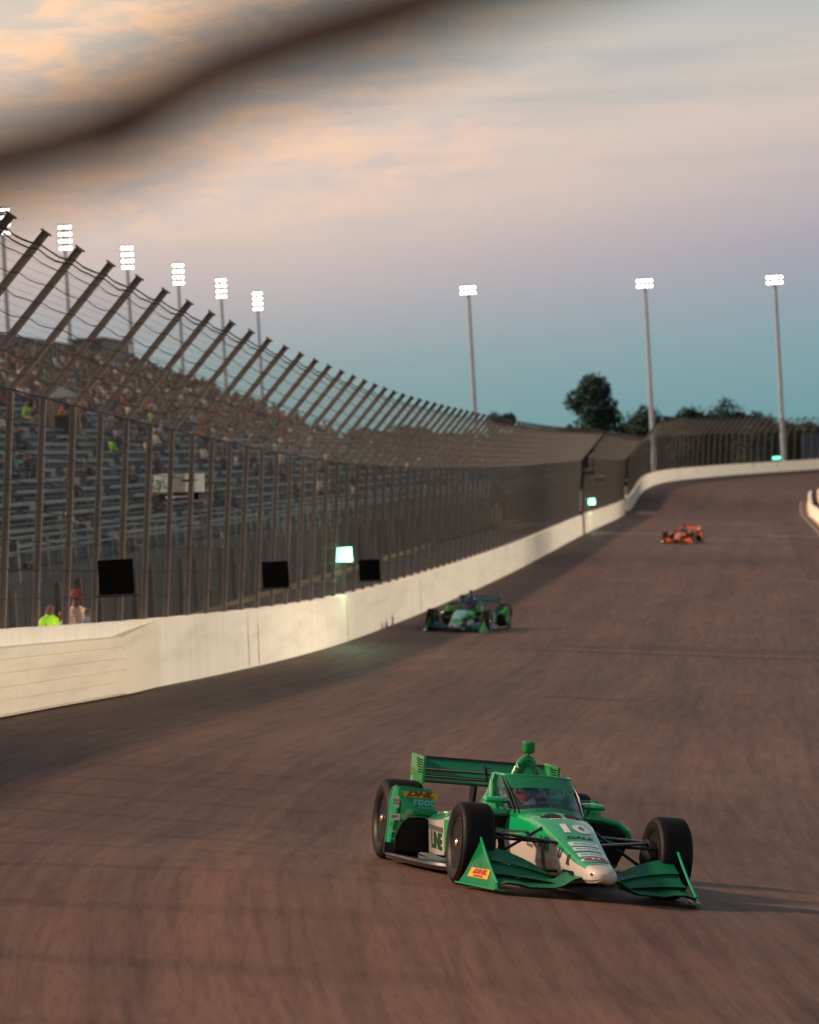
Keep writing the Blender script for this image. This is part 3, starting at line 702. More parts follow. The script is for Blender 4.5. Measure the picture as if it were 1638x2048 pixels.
# infield floodlight poles (outside the frame) that light the wall
def spot(loc, target, energy, size, col=(1, .86, .68), blend=0.6, rad=0.8, par=None):
    l = bpy.data.lights.new('flood', 'SPOT'); l.energy = energy; l.spot_size = R(size); l.spot_blend = blend; l.color = col; l.shadow_soft_size = rad
    o = bpy.data.objects.new('flood', l); C.objects.link(o); o.location = loc; o.rotation_euler = (Vector(target) - Vector(loc)).to_track_quat('-Z', 'Y').to_euler(); return o
for (X, Y, tx, ty, en, sz, lab) in [(88, 26, -5, 66, 290000, 28, 'infield floodlight pole near the camera out of frame at right'), (104, 112, 2, 124, 300000, 58, 'middle infield floodlight pole out of frame at right'),
                       (120, 214, 14, 232, 330000, 62, 'infield floodlight pole level with the flag stand out of frame'), (128, 300, 34, 385, 330000, 56, 'infield floodlight pole inside the far turn out of frame')]:
    o = dup(p_far, (X, Y, -6.9), math.atan2(ty - Y, tx - X)); tag(o, lab, 'floodlight', 'infield floodlight poles')
    spot((X - 1.2, Y, 20.6), (tx, ty, -4), en, sz)

# ---------------------------------------------------------------- things on the fence
def face_cam(p): return math.atan2(-p.y, -p.x)
def fence_thing(name, u, v, off_in, label, cat):
    d1 = at(u, v, 1.0); r = d1.x; Y = (-11.02 + off_in) / (r - 0.1)
    p = Vector((r * Y, Y, d1.z * Y)); e = empty(name, p, (0, 0, face_cam(p))); tag(e, label, cat); return e, Y
gl = mat('green_lamp', (0.3, 1, 0.75), 0.4, emit=(0.30, 1.0, 0.66), estr=2.8)
glf = mat('green_lamp_far', (0.2, 1, 0.5), 0.4, emit=(0.12, 1.0, 0.55), estr=3.0)
for (u, v, lab) in [(232, 1154, 'largest black square panel low on the near fence'), (551, 1149, 'middle black square panel on the fence'), (739, 1140, 'black square panel just right of the green lamp')]:
    e, Y = fence_thing('signal_board', u, v, 0.50, lab, 'panel'); e['group'] = 'black square boards on the catch fence'
    bm = BM(); box(bm, (0, 0, 0), (0.05, 0.58, 0.58), bev=0.008); obj('board', bm, blk, e)
    bm = BM(); box(bm, (-0.04, 0, -0.31), (0.10, 0.7, 0.03)); tube(bm, [(-.08, 0.2, -.3), (-.4, .2, -.3)], 0.02, 6); obj('bracket', bm, dkst, e)
for (u, v, wd, ht, lab, mt) in [(687, 1109, .46, .38, 'bright green lamp panel on the near fence', gl), (1180, 1003, .66, .40, 'green lamp panel below the flag stand', gl), (1553, 916, .9, .3, 'small green lamp above the far white wall', glf)]:
    if u < 1500: e, Y = fence_thing('warning_lamp', u, v, 0.05, lab, 'lamp')
    else:
        p = at(u, v, 404); e = empty('warning_lamp', p, (0, 0, face_cam(p))); tag(e, lab, 'lamp')
    bm = BM(); box(bm, (-0.05, 0, 0), (0.09, wd + .06, ht + .06), bev=0.01); obj('housing', bm, dkst, e)
    bm = BM(); box(bm, (0.005, 0, 0), (0.02, wd, ht), bev=0.004); obj('lens', bm, mt, e)
    bm = BM(); tube(bm, [(-.08, 0, 0), (-.25, .02, -.02), (-.5, .12, -.04)] if u < 1500 else [(-.08, .1, 0), (-.08, .1, -1.0)], 0.035, 6); obj('stem', bm, post_m, e)
    if u < 1300:
        l = bpy.data.lights.new('green', 'POINT'); l.energy = 60 if u < 800 else 50; l.color = (0.5, 1.0, 0.5); l.shadow_soft_size = 0.2
        lo = bpy.data.objects.new('green', l); C.objects.link(lo); lo.parent = e; lo.location = (0.35, 0.3, -0.35)
e, Y = fence_thing('camera_box', 357, 966, -0.2, 'white box with green streaks and black base high on the fence', 'camera box')
bm = BM(); prism(bm, [(-.52, -.15), (.50, -.20), (.52, .16), (-.46, .20)], 0, -.25, .05)
lf = bm.verts.layers
cover = obj('cover', bm, mat('white_cover', sr(196, 192, 190), 0.6), e, sm=False)
bm = BM()
for k in range(16):
    a = random.uniform(-1.2, 1.2); cx_, cz_ = -.26 - random.random() * .2, random.uniform(-.1, .1); l_ = random.uniform(.08, .17)
    box(bm, (0.056, cx_, cz_), (0.006, 0.014, l_), (a, 0, 0), mi=k % 2)
obj('leaf_pattern', bm, [mat('leaf_green', sr(60, 130, 76), 0.6), mat('leaf_pale', sr(120, 168, 120), 0.6)], cover, sm=False)
bm = BM(); box(bm, (-.08, -.02, -.27), (0.3, .80, 0.15), bev=.02); base_ = obj('base', bm, blk, e)
bm = BM(); bmesh.ops.create_uvsphere(bm, u_segments=14, v_segments=8, radius=1); bmesh.ops.scale(bm, vec=(.004, .17, .022), verts=bm.verts); bmesh.ops.translate(bm, vec=(.052, .2, .04), verts=bm.verts); obj('dark_mark', bm, dkst, cover)
bm = BM(); box(bm, (.075, -.02, -.27), (.008, .5, .045)); obj('white_strip', bm, mat('pale_strip', sr(190, 180, 176), .6), base_, sm=False)
bm = BM(); tube(bm, [(-.1, -.5, -.12), (-.1, -1.15, -.16)], .022, 6); obj('support_arm', bm, dkst, e)

# flag stand hanging over the wall at the line
fs = empty('flag_stand', frame(iY(221.5), -0.6)); tag(fs, 'dark flag stand with a canopy overhanging the wall', 'flag stand')
fz = fs.location.z
def fsz(v): # pixel row to local height
    hor = HOR - (1190 - CX) * math.tan(ROLL); return (hor - v) / F_PX * 222 - fz
bm = BM(); tube(bm, [(-.3, 0, 0), (-.3, 0, fsz(900))], .09, 8); tube(bm, [(-.3, 2.2, 0), (-.3, 2.2, fsz(900))], .09, 8); obj('column', bm, dkst, fs)
bm = BM(); box(bm, (0.55, 1.1, fsz(945)), (1.9, 2.4, 0.18)); obj('platform', bm, mat('deck_dark', sr(22, 34, 44), 0.7), fs, sm=False)
bm = BM()
for zz in (0.45, 0.9): tube(bm, [(-.3, -.1, fsz(945) + zz), (1.5, -.1, fsz(945) + zz), (1.5, 2.3, fsz(945) + zz), (-.3, 2.3, fsz(945) + zz)], .03, 6)
for q in ((1.5, -.1), (1.5, 2.3), (.6, -.1), (.6, 2.3)): tube(bm, [(q[0], q[1], fsz(945)), (q[0], q[1], fsz(945) + .9)], .03, 6)
obj('railing', bm, dkst, fs)
bm = BM(); prism(bm, [(-.35, fsz(935)), (1.1, fsz(935)), (1.1, fsz(915)), (.9, fsz(903)), (.3, fsz(912))], 1, -.12, -.06); obj('banner', bm, mat('banner_dark', sr(46, 14, 16), 0.8), fs, sm=False)
bm = BM(); loft(bm, [[(-.4, -.2, fsz(906)), (1.6, -.2, fsz(903)), (1.6, 2.4, fsz(903)), (-.4, 2.4, fsz(906))], [(-.4, -.2, fsz(903)), (1.6, -.2, fsz(900)), (1.6, 2.4, fsz(900)), (-.4, 2.4, fsz(903))]]); obj('canopy', bm, mat('canopy_dark', sr(24, 26, 30), 0.7), fs, sm=False)
e, Y = fence_thing('speaker_box', 1201, 958, 0.9, 'small white topped speaker box under the flag stand', 'speaker')
bm = BM(); box(bm, (0, 0, 0), (.4, .8, .34), bev=.03); obj('cabinet', bm, mat('speaker_grey', sr(98, 88, 84), .7), e)
bm = BM(); box(bm, (0.0, -.02, .19), (.46, .7, .03)); obj('lid', bm, mat('pale_lid', sr(220, 205, 190), .5), e, sm=False)
bm = BM(); tube(bm, [(-.1, .1, -.17), (-.5, .3, -.6)], .04, 6); obj('bracket', bm, dkst, e)

# sign board beyond the far turn
p = at(1660, 893, 452); bb = empty('billboard', p, (0, 0, face_cam(p))); tag(bb, 'dark blue sign board with pale lettering behind the far fence', 'sign')
bm = BM(); box(bm, (0, 0, 0), (.15, 7.6, 3.4)); obj('board', bm, mat('board_blue', sr(22, 44, 72), .6), bb, sm=False)
bm = BM()
for y in (-3, 0, 3): tube(bm, [(-.15, y, -5), (-.15, y, 1.7)], .1, 6)
obj('post', bm, post_m, bb)

# ---------------------------------------------------------------- trees
leaf_m = bpy.data.materials.new('leaves'); leaf_m.use_nodes = True
_t = leaf_m.node_tree; _b = _t.nodes['Principled BSDF']; _g = _t.nodes.new('ShaderNodeTexCoord'); _n = _t.nodes.new('ShaderNodeTexNoise'); _n.inputs['Scale'].default_value = 0.8
_t.links.new(_g.outputs['Object'], _n.inputs['Vector']); _t.links.new(ramp(_n.outputs['Fac'], [(0.35, (0.010, 0.028, 0.026, 1)), (0.7, (0.026, 0.055, 0.042, 1))], tree=_t), _b.inputs['Base Color'])
_b.inputs['Roughness'].default_value = 0.75; _b.inputs['Specular IOR Level'].default_value = 0.2
bark = mat('bark', sr(62, 52, 46), 0.9)
def tree(x, y, z0, H, W, label, seed, lobes=9, leaves=3600, low=0.25, leaf=0.42, name='tree'):
    rnd = random.Random(seed); root = empty(name, (x, y, z0)); tag(root, label, 'tree')
    L_ = []
    for k in range(lobes):
        f = k / (lobes - 1); h = low + (1 - low) * (0.12 + 0.80 * f); rr = W / 2 * (0.30 + 0.22 * rnd.random()) * (1.0 if f < .75 else .8)
        a = rnd.uniform(0, 6.28); d_ = (W / 2 - rr) * rnd.uniform(.3, 1.0) * (1.0 if f < .8 else .55)
        L_.append((d_ * math.cos(a), d_ * math.sin(a), H * h - rr * .3 * (f > .8), rr))
    L_.append((0, 0, H * (low + .45 * (1 - low)), W * .36)); L_.append((0, 0, H - W * .30, W * .28))
    bm = BM()
    tube(bm, [(0, 0, 0), (.1, 0, H * low), (0, .1, H * .6), (0, 0, H * .85)], [W * .06, W * .045, W * .03, W * .012], 8)
    for lx, ly, lz, lr in L_[:7]: tube(bm, [(0, 0, lz * .55), (lx * .5, ly * .5, lz * .8), (lx, ly, lz)], [W * .025, W * .015, .03], 5)
    obj('trunk', bm, bark, root)
    bm = BM(); tot = sum(l[3] ** 2 for l in L_)
    for lx, ly, lz, lr in L_:
        for _ in range(int(leaves * lr * lr / tot)):
            d = Vector((rnd.gauss(0, 1), rnd.gauss(0, 1), rnd.gauss(0, 1))).normalized(); q = lr * (rnd.random() ** 0.35) * (1.0 + .22 * rnd.random())
            c = Vector((lx, ly, lz)) + d * q * 1.0; c.z = max(c.z, H * low * .6)
            a = Vector((rnd.gauss(0, 1), rnd.gauss(0, 1), rnd.gauss(0, 1))).normalized(); b_ = a.cross(d + Vector((.01, .02, .03))).normalized(); s_ = leaf * rnd.uniform(.6, 1.3)
            vs = [bm.verts.new(c + a * s_ * i + b_ * s_ * .6 * j) for i, j in ((-.5, -.5), (.5, -.3), (.6, .5), (-.3, .5))]; bm.faces.new(vs)
    obj('crown', bm, leaf_m, root, sm=False); return root
def tree_px(u, vtop, wpx, D, label, seed, **k):
    d1 = at(u, vtop + 40, 1.0); r = d1.x; H = at(u, vtop, 1.0).z * D + 6.5
    return tree(r * D, D, -6.5, H, wpx * 1.28 / F_PX * D, label, seed, **k)
tree_px(1187, 747, 96, 530, 'big broad dark tree standing alone, tallest of all', 3, lobes=15, leaves=9000, low=.12, leaf=.5)
tree_px(1290, 813, 112, 560, 'rounded tree in front of the middle far floodlight pole', 5, low=.02, leaves=7000)
tree_px(1384, 813, 112, 545, 'dark bushy tree left of the loose airy tree', 8, low=.02, leaves=7500)
tree_px(1452, 796, 108, 570, 'loose airy tree with sky showing through its crown', 11, low=.15, leaves=3200)
tree_px(1520, 824, 120, 555, 'low dark tree against the nearest far floodlight pole', 14, low=.02, leaves=7500)
tree_px(1604, 844, 84, 600, 'small tree above the blue sign board', 17, low=.1, leaves=2600)
tree_px(1424, 826, 90, 560, 'small dark tree filling the gap under the airy tree', 19, low=.1, leaves=2600)
tree_px(988, 826, 46, 520, 'smaller treetop left of two over the near fence end', 21, low=.3, leaves=2600)
tree_px(1018, 825, 40, 520, 'right treetop of two over the near fence end', 23, low=.3, leaves=2400)
tree_px(705, 858, 120, 480, 'dark tree seen through the fence beyond the stand', 25, low=.1, leaves=3000)
tree_px(800, 850, 110, 500, 'right tree of two seen through the middle fence', 27, low=.1, leaves=3000)
rnd = random.Random(5); bm = BM()
for _ in range(46000):
    D = rnd.uniform(585, 640); u = rnd.uniform(560, 1760); r = (u - CX) / F_PX; hor = HOR - (u - CX) * math.tan(ROLL)
    top = (hor - (868 - 30 * max(0, min(1, (u - 1230) / 40)) * (1 - .5 * max(0, min(1, (u - 1560) / 40))) + 7 * math.sin(u * .021) + 6 * math.sin(u * .057 + 1) + 4 * math.sin(u * .13))) / F_PX * D
    if u < 1150: top += .0
    z = -6.8 + (top + 6.8) * rnd.random() ** .45; c = Vector((r * D, D, z)); a = Vector((rnd.gauss(0, 1), rnd.gauss(0, 1), rnd.gauss(0, 1))).normalized(); b_ = a.cross(Vector((.3, .5, .8))).normalized(); s_ = rnd.uniform(.6, 1.5)
    bm.faces.new([bm.verts.new(c + a * s_ * i + b_ * s_ * .7 * j) for i, j in ((-.5, -.5), (.5, -.3), (.6, .5), (-.3, .5))])
tag(obj('far_wood', bm, leaf_m, sm=False), 'low dark belt of distant woodland behind the far turn', 'woodland', kind='stuff')

# ================================================================ RACING CARS
tyre_m = mat('tyre_rubber', sr(15, 12, 12), 0.6, nscale=20, namt=0.25, spec=0.22)
side_m = mat('tyre_sidewall', sr(26, 20, 18), 0.5, nscale=14, namt=0.25, spec=0.3)
rim_m = mat('rim_dark', sr(6, 5, 6), 0.6, metal=0.0, namt=.2, spec=0.15)
rimr_m = mat('rim_ring', sr(46, 44, 46), 0.35, metal=0.5)
nut_m = mat('wheel_nut', sr(206, 170, 150), 0.3, metal=0.7)
carbon = mat('carbon_fibre', sr(22, 22, 26), 0.3, coat=0.6, nscale=60, namt=0.35)
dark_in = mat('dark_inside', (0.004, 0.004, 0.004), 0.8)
floor_m = mat('floor_carbon', sr(34, 32, 36), 0.3, coat=0.5, nscale=6, namt=.15)
def glass_mat():
    m = bpy.data.materials.new('screen_glass'); m.use_nodes = True; t = m.node_tree; t.nodes.clear()
    tr = t.nodes.new('ShaderNodeBsdfTransparent'); tr.inputs[0].default_value = (.72, .76, .82, 1)
    gl_ = t.nodes.new('ShaderNodeBsdfGlossy'); gl_.inputs['Roughness'].default_value = .06; gl_.inputs[0].default_value = (.9, .95, 1, 1)
    lwt = t.nodes.new('ShaderNodeLayerWeight'); lwt.inputs[0].default_value = .45
    nz = t.nodes.new('ShaderNodeTexNoise'); nz.inputs['Scale'].default_value = 30; lwf = mth('MULTIPLY_ADD', lwt.outputs['Fresnel'], .55, mth('MULTIPLY', nz.outputs['Fac'], .08, tree=t), tree=t)
    mx = t.nodes.new('ShaderNodeMixShader'); t.links.new(lwf, mx.inputs[0]); t.links.new(tr.outputs[0], mx.inputs[1]); t.links.new(gl_.outputs[0], mx.inputs[2])
    o = t.nodes.new('ShaderNodeOutputMaterial'); t.links.new(mx.outputs[0], o.inputs[0]); return m
glass = glass_mat()

def airfoil(le, te, th, y, camber=0.12, n=7):
    """closed ring at span y from (x,z) leading edge to trailing edge"""
    le, te = Vector((le[0], 0, le[1])), Vector((te[0], 0, te[1])); d = te - le; c = d.length; nrm = Vector((-d.z, 0, d.x)).normalized()
    if nrm.z < 0: nrm = -nrm
    up_, lo_ = [], []
    for i in range(n + 1):
        f = i / n; base_ = le + d * f - nrm * (camber * c * 4 * f * (1 - f)); tt = th * (math.sqrt(max(f, 0.0)) * 1.9 * (1 - f) + 0.12) * .55 if 0 < f < 1 else th * .06
        up_.append(base_ + nrm * tt); lo_.append(base_ - nrm * tt)
    ring = up_ + lo_[::-1]
    return [(p.x, y, p.z) for p in ring]
def text_mesh(body, size, bold=0.0, shear=0.0, width=1.0, spacing=1.0):
    cu = bpy.data.curves.new('t', 'FONT'); cu.body = body; cu.size = size; cu.offset = bold; cu.shear = shear; cu.align_x = 'CENTER'; cu.align_y = 'CENTER'; cu.space_character = spacing
    cu.resolution_u = 3
    o = bpy.data.objects.new('t', cu); C.objects.link(o); dg = bpy.context.evaluated_depsgraph_get(); me = bpy.data.meshes.new_from_object(o.evaluated_get(dg))
    bm = BM(); bm.from_mesh(me); bpy.data.objects.remove(o); bpy.data.curves.remove(cu); bpy.data.meshes.remove(me)
    for v in bm.verts: v.co.x *= width
    return bm
def rect_bm(w_, h_, n=6, round_=0.0):
    bm = BM(); 
    vs = [[bm.verts.new(((i / n - .5) * w_, (j / 3 - .5) * h_, 0)) for i in range(n + 1)] for j in range(4)]
    for j in range(3):
        for i in range(n): bm.faces.new((vs[j][i], vs[j][i + 1], vs[j + 1][i + 1], vs[j + 1][i]))
    return bm
def ellipse_bm(a, b_, n=28):
    bm = BM(); c = bm.verts.new((0, 0, 0)); ring = [bm.verts.new((a * math.cos(2 * math.pi * k / n), b_ * math.sin(2 * math.pi * k / n), 0)) for k in range(n)]
    for k in range(n): bm.faces.new((c, ring[k], ring[(k + 1) % n]))
    return bm
def decal(name, tb, m, target, O, U, V, off=0.003):
    """lay a flat shape onto the target part: origin O, text runs along U, up along V"""
    U, V = Vector(U).normalized(), Vector(V).normalized(); V = (V - U * V.dot(U)).normalized(); Nn = U.cross(V).normalized(); O = Vector(O)
    if target is not None:
        es = [e for e in tb.edges if e.calc_length() > 0.05]
        if es: bmesh.ops.subdivide_edges(tb, edges=es, cuts=2)
        bmesh.ops.triangulate(tb, faces=tb.faces)
        me = target.data; bt = BVHTree.FromPolygons([v.co.copy() for v in me.vertices], [list(p.vertices) for p in me.polygons])
    for v in tb.verts:
        p = O + U * v.co.x + V * v.co.y
        if target is not None:
            hit, nn, _i, _d = bt.ray_cast(p + Nn * .25, -Nn, .6)
            p = hit + Nn * off if hit is not None else p
        v.co = p
    o = obj(name, tb, m, target, sm=False); return o

def wheel(root, x, side, rad, w_, rimr):
    """tyre (part) with rim and nut below it; side +1 left, -1 right"""
    yo = 0.95 * side; yc = yo - side * w_ / 2; h = w_ / 2
    bm = BM()
    prof = [(rimr, -h * .78), (rimr + .012, -h * .90), (rimr + .05, -h * .985), (rimr + .085, -h), (rad - .045, -h * .97), (rad - .016, -h * .89), (rad - .004, -h * .78), (rad, -h * .5), (rad, h * .5),
            (rad - .004, h * .78), (rad - .016, h * .89), (rad - .045, h * .97), (rimr + .085, h), (rimr + .05, h * .985), (rimr + .012, h * .90), (rimr, h * .78)]
    lathe(bm, prof, 56, 1, (x, yc, rad), mfun=lambda i, j: 1 if (i < 4 or i > 10) else 0, close=True); bmesh.ops.recalc_face_normals(bm, faces=bm.faces)
    t = obj('wheel', bm, [tyre_m, side_m], root, ang=50)
    bm = BM(); so_ = side
    rp = [(rimr + .002, h * .80), (rimr - .012, h * .83), (rimr - .02, h * .74), (rimr - .035, h * .50), (rimr * .55, h * .38), (.06, h * .42), (.055, h * .55), (.002, h * .55)]
    lathe(bm, [(r_, so_ * y_) for r_, y_ in rp], 40, 1, (x, yc, rad), mfun=lambda i, j: 1 if i < 2 else 0)
    rp = [(rimr, -h * .8), (rimr - .02, -h * .7), (rimr - .03, -h * .1), (.14, -h * .05), (.13, -h * .6), (.002, -h * .62)]
    lathe(bm, [(r_, so_ * y_) for r_, y_ in rp], 40, 1, (x, yc, rad), mfun=lambda i, j: 1 if i < 1 else 0)
    for k in range(10):
        a = k * math.pi / 5
        for r0_, r1_ in ((.07, rimr - .03),):
            pa = Vector((x + r0_ * math.cos(a), yc + so_ * h * .50, rad + r0_ * math.sin(a))); pb = Vector((x + r1_ * math.cos(a + .1), yc + so_ * h * .60, rad + r1_ * math.sin(a + .1))); tube(bm, [pa, pb], [.017, .011], 6)
    obj('rim', bm, [rim_m, rimr_m], t)
    bm = BM(); lathe(bm, [(.03, so_ * h * .55), (.033, so_ * h * .62), (.033, so_ * h * .86), (.022, so_ * h * .93), (.002, so_ * h * .94)], 8, 1, (x, yc, rad)); obj('wheel_nut', bm, nut_m, t)
    return t

BODY = [  # x, half width at top edge, z centre, z edge, half width mid, z mid, half width low, z low
    (4.198, .020, .225, .222, .026, .20, .018, .182),
    (4.185, .044, .238, .232, .062, .20, .045, .168),
    (4.14, .078, .262, .250, .104, .20, .080, .150),
    (4.00, .102, .286, .268, .128, .205, .100, .138),
    (3.75, .130, .335, .312, .152, .22, .120, .130),
    (3.45, .160, .410, .384, .178, .26, .142, .130),
    (3.15, .186, .500, .466, .204, .31, .165, .130),
    (2.90, .212, .565, .524, .230, .35, .185, .130),
    (2.65, .240, .604, .556, .262, .38, .205, .12),
    (2.40, .272, .616, .566, .300, .40, .225, .11),
    (2.15, .300, .600, .566, .340, .41, .245, .10),
    (1.85, .325, .600, .575, .372, .42, .26, .09),
    (1.55, .335, .635, .600, .385, .44, .27, .09),
    (1.45, .318, .80, .785, .375, .46, .27, .09),
    (1.20, .290, .76, .700, .350, .46, .27, .09),
    (0.90, .235, .70, .600, .315, .45, .26, .09),
    (0.55, .170, .61, .53, .265, .42, .24, .09),
    (0.20, .115, .56, .490, .200, .38, .20, .10),
    (-.15, .080, .47, .430, .140, .34, .15, .12),
    (-.42, .055, .40, .380, .090, .30, .10, .16)]
def body_ring(r, y_shift=0):
    x, wt, zc, ze, wm, zm, wb, zb = r
    half = [(0, zc), (wt * .45, zc - (zc - ze) * .18), (wt * .82, zc - (zc - ze) * .55), (wt, ze), (wt + (wm - wt) * .7, ze + (zm - ze) * .35), (wm, zm), (wm - (wm - wb) * .35, zm + (zb - zm) * .6), (wb, zb + .012), (wb * .9, zb), (0, zb)]
    R_ = [(x, -y, z) for y, z in half]; L_ = [(x, y, z) for y, z in half[1:-1]][::-1]
    return R_ + L_

def make_car(label, pal, detail=True, wing_dark=False):
    root = empty('racing_car'); tag(root, label, 'racing car')
    P, S, W2, WG, HO = pal['paint'], pal['second'], pal['wing'], pal['guard'], pal['hoop']
    # ---- body
    bm = BM(); rings = [body_ring(r) for r in BODY]
    def mf(i, j):
        x = BODY[i][0]
        jj = j if j < 9 else 17 - j
        if i < 3: return 1
        if (jj >= 4 and x > 3.3) or (jj >= 6 and x > 1.9) or (jj == 5 and 2.3 < x): return 1
        if jj >= 3 and 2.3 < x < 2.95 and False: return 1
        return 0
    loft(bm, rings, True, True, mfun=mf); bmesh.ops.recalc_face_normals(bm, faces=bm.faces)
    body = obj('body', bm, [P, S], root, ang=32)
    # cockpit opening (dark well) and headrest
    bm = BM(); rr = []
    for x, hw, z in ((2.25, .17, .606), (2.0, .24, .618), (1.75, .262, .635), (1.60, .245, .645)): rr.append((x, hw, z))
    top = [(x, -h, z) for x, h, z in rr] + [(x, h, z) for x, h, z in rr[::-1]]
    loft(bm, [top, [(x, y * .96, z - .006) for x, y, z in top]]); obj('cockpit', bm, dark_in, root, sm=False)
    bm = BM(); box(bm, (1.50, 0, .745), (.1, .36, .17), bev=.035); obj('headrest', bm, dark_in, root)
    # ---- side pods
    for sd in (-1, 1):
        bm = BM()
        SP = [  # x, y in top, z in top, y out top, z out top, y out, z out, y low, z low
            (2.16, .36, .575, .60, .560, .735, .455, .70, .395), (2.05, .37, .582, .60, .560, .765, .465, .745, .375),
            (1.80, .38, .580, .60, .545, .770, .455, .745, .16), (1.40, .37, .560, .59, .520, .755, .430, .72, .14),
            (1.02, .33, .535, .56, .500, .730, .425, .70, .14), (0.70, .28, .500, .50, .465, .640, .400, .60, .14), (.40, .22, .455, .40, .420, .50, .36, .46, .14), (.05, .15, .40, .26, .38, .32, .32, .30, .14)]
        rings = []
        for x, a, za, b_, zb, c_, zc, d_, zd in SP:
            rg = [(a - .12, za + .01), (a, za), ((a + b_) / 2, (za + zb) / 2 + .008), (b_, zb), ((b_ + c_) / 2 + .012, (zb + zc) / 2 + .022), (c_, zc), (c_ - .004, zc - .035), ((c_ + d_) / 2, (zc + zd) / 2), (d_, zd), (d_ - .05, zd - .02), (a - .12, zd - .02 if x < 1.95 else zd)]
            rings.append([(x, y * sd, z) for y, z in rg])
        def mfs(i, j): return 1 if (j in (5, 6, 7)) and i >= 2 and i < 5 else (0 if j < 6 or i < 2 else 2)
        loft(bm, rings, True, True, mfun=mfs)
        bmesh.ops.recalc_face_normals(bm, faces=bm.faces)
        pod = obj('sidepod', bm, [P, S, dark_in], root, ang=35)
        # inlet opening
        bm = BM(); op = [(.30, .545), (.60, .525), (.70, .45), (.705, .33), (.66, .20), (.30, .17)]
        loft(bm, [[(2.175 - .05 * (1 if z < .3 else 0), y * sd, z) for y, z in op], [(1.97, y * sd, z) for y, z in op]]); bmesh.ops.recalc_face_normals(bm, faces=bm.faces); obj('air_inlet', bm, dark_in, pod, sm=False)
        bm = BM(); pts = [(2.165, .30 * sd, .572), (2.175, .48 * sd, .566), (2.165, .62 * sd, .545), (2.14, .72 * sd, .475), (2.10, .748 * sd, .41), (2.07, .735 * sd, .38)]
        tube(bm, pts, [.022, .026, .028, .034, .034, .02], 10); obj('inlet_lip', bm, P if not detail else P, pod)
        if detail:
            st = rect_bm(.70, .042); decal('stripe', st, pal['grey'], pod, (1.40, .742 * sd, .362), (-sd, 0, 0), (0, 0, 1), .004)
            decal('door_lettering', text_mesh('LINE', .185, .009, 0, 1.45), pal['letter'], pod, (1.44, .74 * sd, .255), (-sd, 0, 0), (0, 0, 1), .004)
    # ---- floor
    bm = BM(); fl = [(2.35, .22), (2.05, .45), (1.85, .70), (1.62, .83), (1.25, .885), (.75, .93), (.46, .955), (.40, .93), (.36, .56), (-.35, .50), (-.40, .30)]
    ol = [(x, y) for x, y in fl] + [(x, -y) for x, y in fl[::-1]]
    loft(bm, [[(x, y, .035) for x, y in ol], [(x, y, .062) for x, y in ol]]); bmesh.ops.recalc_face_normals(bm, faces=bm.faces)
    fo = obj('floor', bm, floor_m, root, ang=30)
    for sd in (-1, 1):
        bm = BM(); tube(bm, [(x, y * sd, .070) for x, y in fl[:7]], [.012, .022, .03, .032, .028, .022, .014], 8); obj('floor_edge', bm, floor_m, fo)
    # ---- rear wheel guards
    for sd in (-1, 1):
        bm = BM()
        out = [(.965, .17), (.955, .30), (.95, .60), (.935, .648), (.90, .668), (.60, .652), (.575, .63), (.545, .455), (.52, .40), (.70, .402), (.775, .392), (.83, .345), (.865, .26), (.885, .17)]
        loft(bm, [[(x_, y * sd, z) for y, z in out] for x_ in (.42, .385)] , True, True); bmesh.ops.recalc_face_normals(bm, faces=bm.faces)
        gd = obj('wheel_guard', bm, WG, root, sm=False)
        # bulging outer column sweeping down and inward
        bm = BM(); col_ = [(.945, .18, .02), (.93, .30, .035), (.92, .45, .06), (.90, .60, .07), (.885, .655, .02)]
        a_ = [(.955, .895, .17), (.952, .885, .28), (.95, .86, .38), (.95, .84, .48), (.945, .835, .58), (.93, .85, .655)]
        rings = []
        for yo, yi, z in a_:
            rings.append([(.424, yo * sd, z), (.452, (yo * .75 + yi * .25) * sd, z), (.462, (yo + yi) / 2 * sd, z), (.45, (yo * .25 + yi * .75) * sd, z), (.424, yi * sd, z)])
        loft(bm, rings, True, True); bmesh.ops.recalc_face_normals(bm, faces=bm.faces); obj('outer_ridge', bm, P, gd)
        bm = BM(); rings = []
        for k in range(9):
            f = k / 8; y = .86 - .33 * f; zt = .60 - .165 * math.sin(f * math.pi / 2) - .02 * f if k else .60; zt = .60 - .17 * (1 - (1 - f) ** 1.6); zl = (.36 if f < .15 else .405 + .01 * math.sin(f * 3))
            rings.append([(.424, y * sd, zl), (.455, y * sd, zl + .01), (.470, y * sd, (zl + zt) / 2), (.424, y * sd, zt)])
        loft(bm, rings, True, True); bmesh.ops.recalc_face_normals(bm, faces=bm.faces); obj('lower_ramp', bm, P, gd)
        bm = BM(); box(bm, (.40, .925 * sd, .12), (.05, .085, .10)); obj('foot', bm, carbon, gd, sm=False)
        # closing box behind the guard, in front of the tyre
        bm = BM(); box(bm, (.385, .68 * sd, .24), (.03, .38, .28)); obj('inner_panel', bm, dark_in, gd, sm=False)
        if detail:
            decal('sponsor_band', rect_bm(.33, .052), pal['yellow'], gd, (.43, .695 * sd, .598), (0, 1, 0), (0, 0, 1), .003)
            decal('sponsor_lettering', text_mesh('DHL', .062, .0035, .35, 1.9), pal['redtxt'], gd, (.437, .695 * sd, .599), (0, 1, 0), (0, 0, 1), .006)
            decal('sponsor_lettering', text_mesh('root', .10, .003, 0, 1.02), pal['skyblue'], gd, (.43, .652 * sd, .540), (0, 1, 0), (0, 0, 1), .004)
            decal('small_lettering', text_mesh('INSURANCE', .022, .0005, 0, 1.4), pal['skyblue'], gd, (.43, .64 * sd, .488), (0, 1, 0), (0, 0, 1), .004)
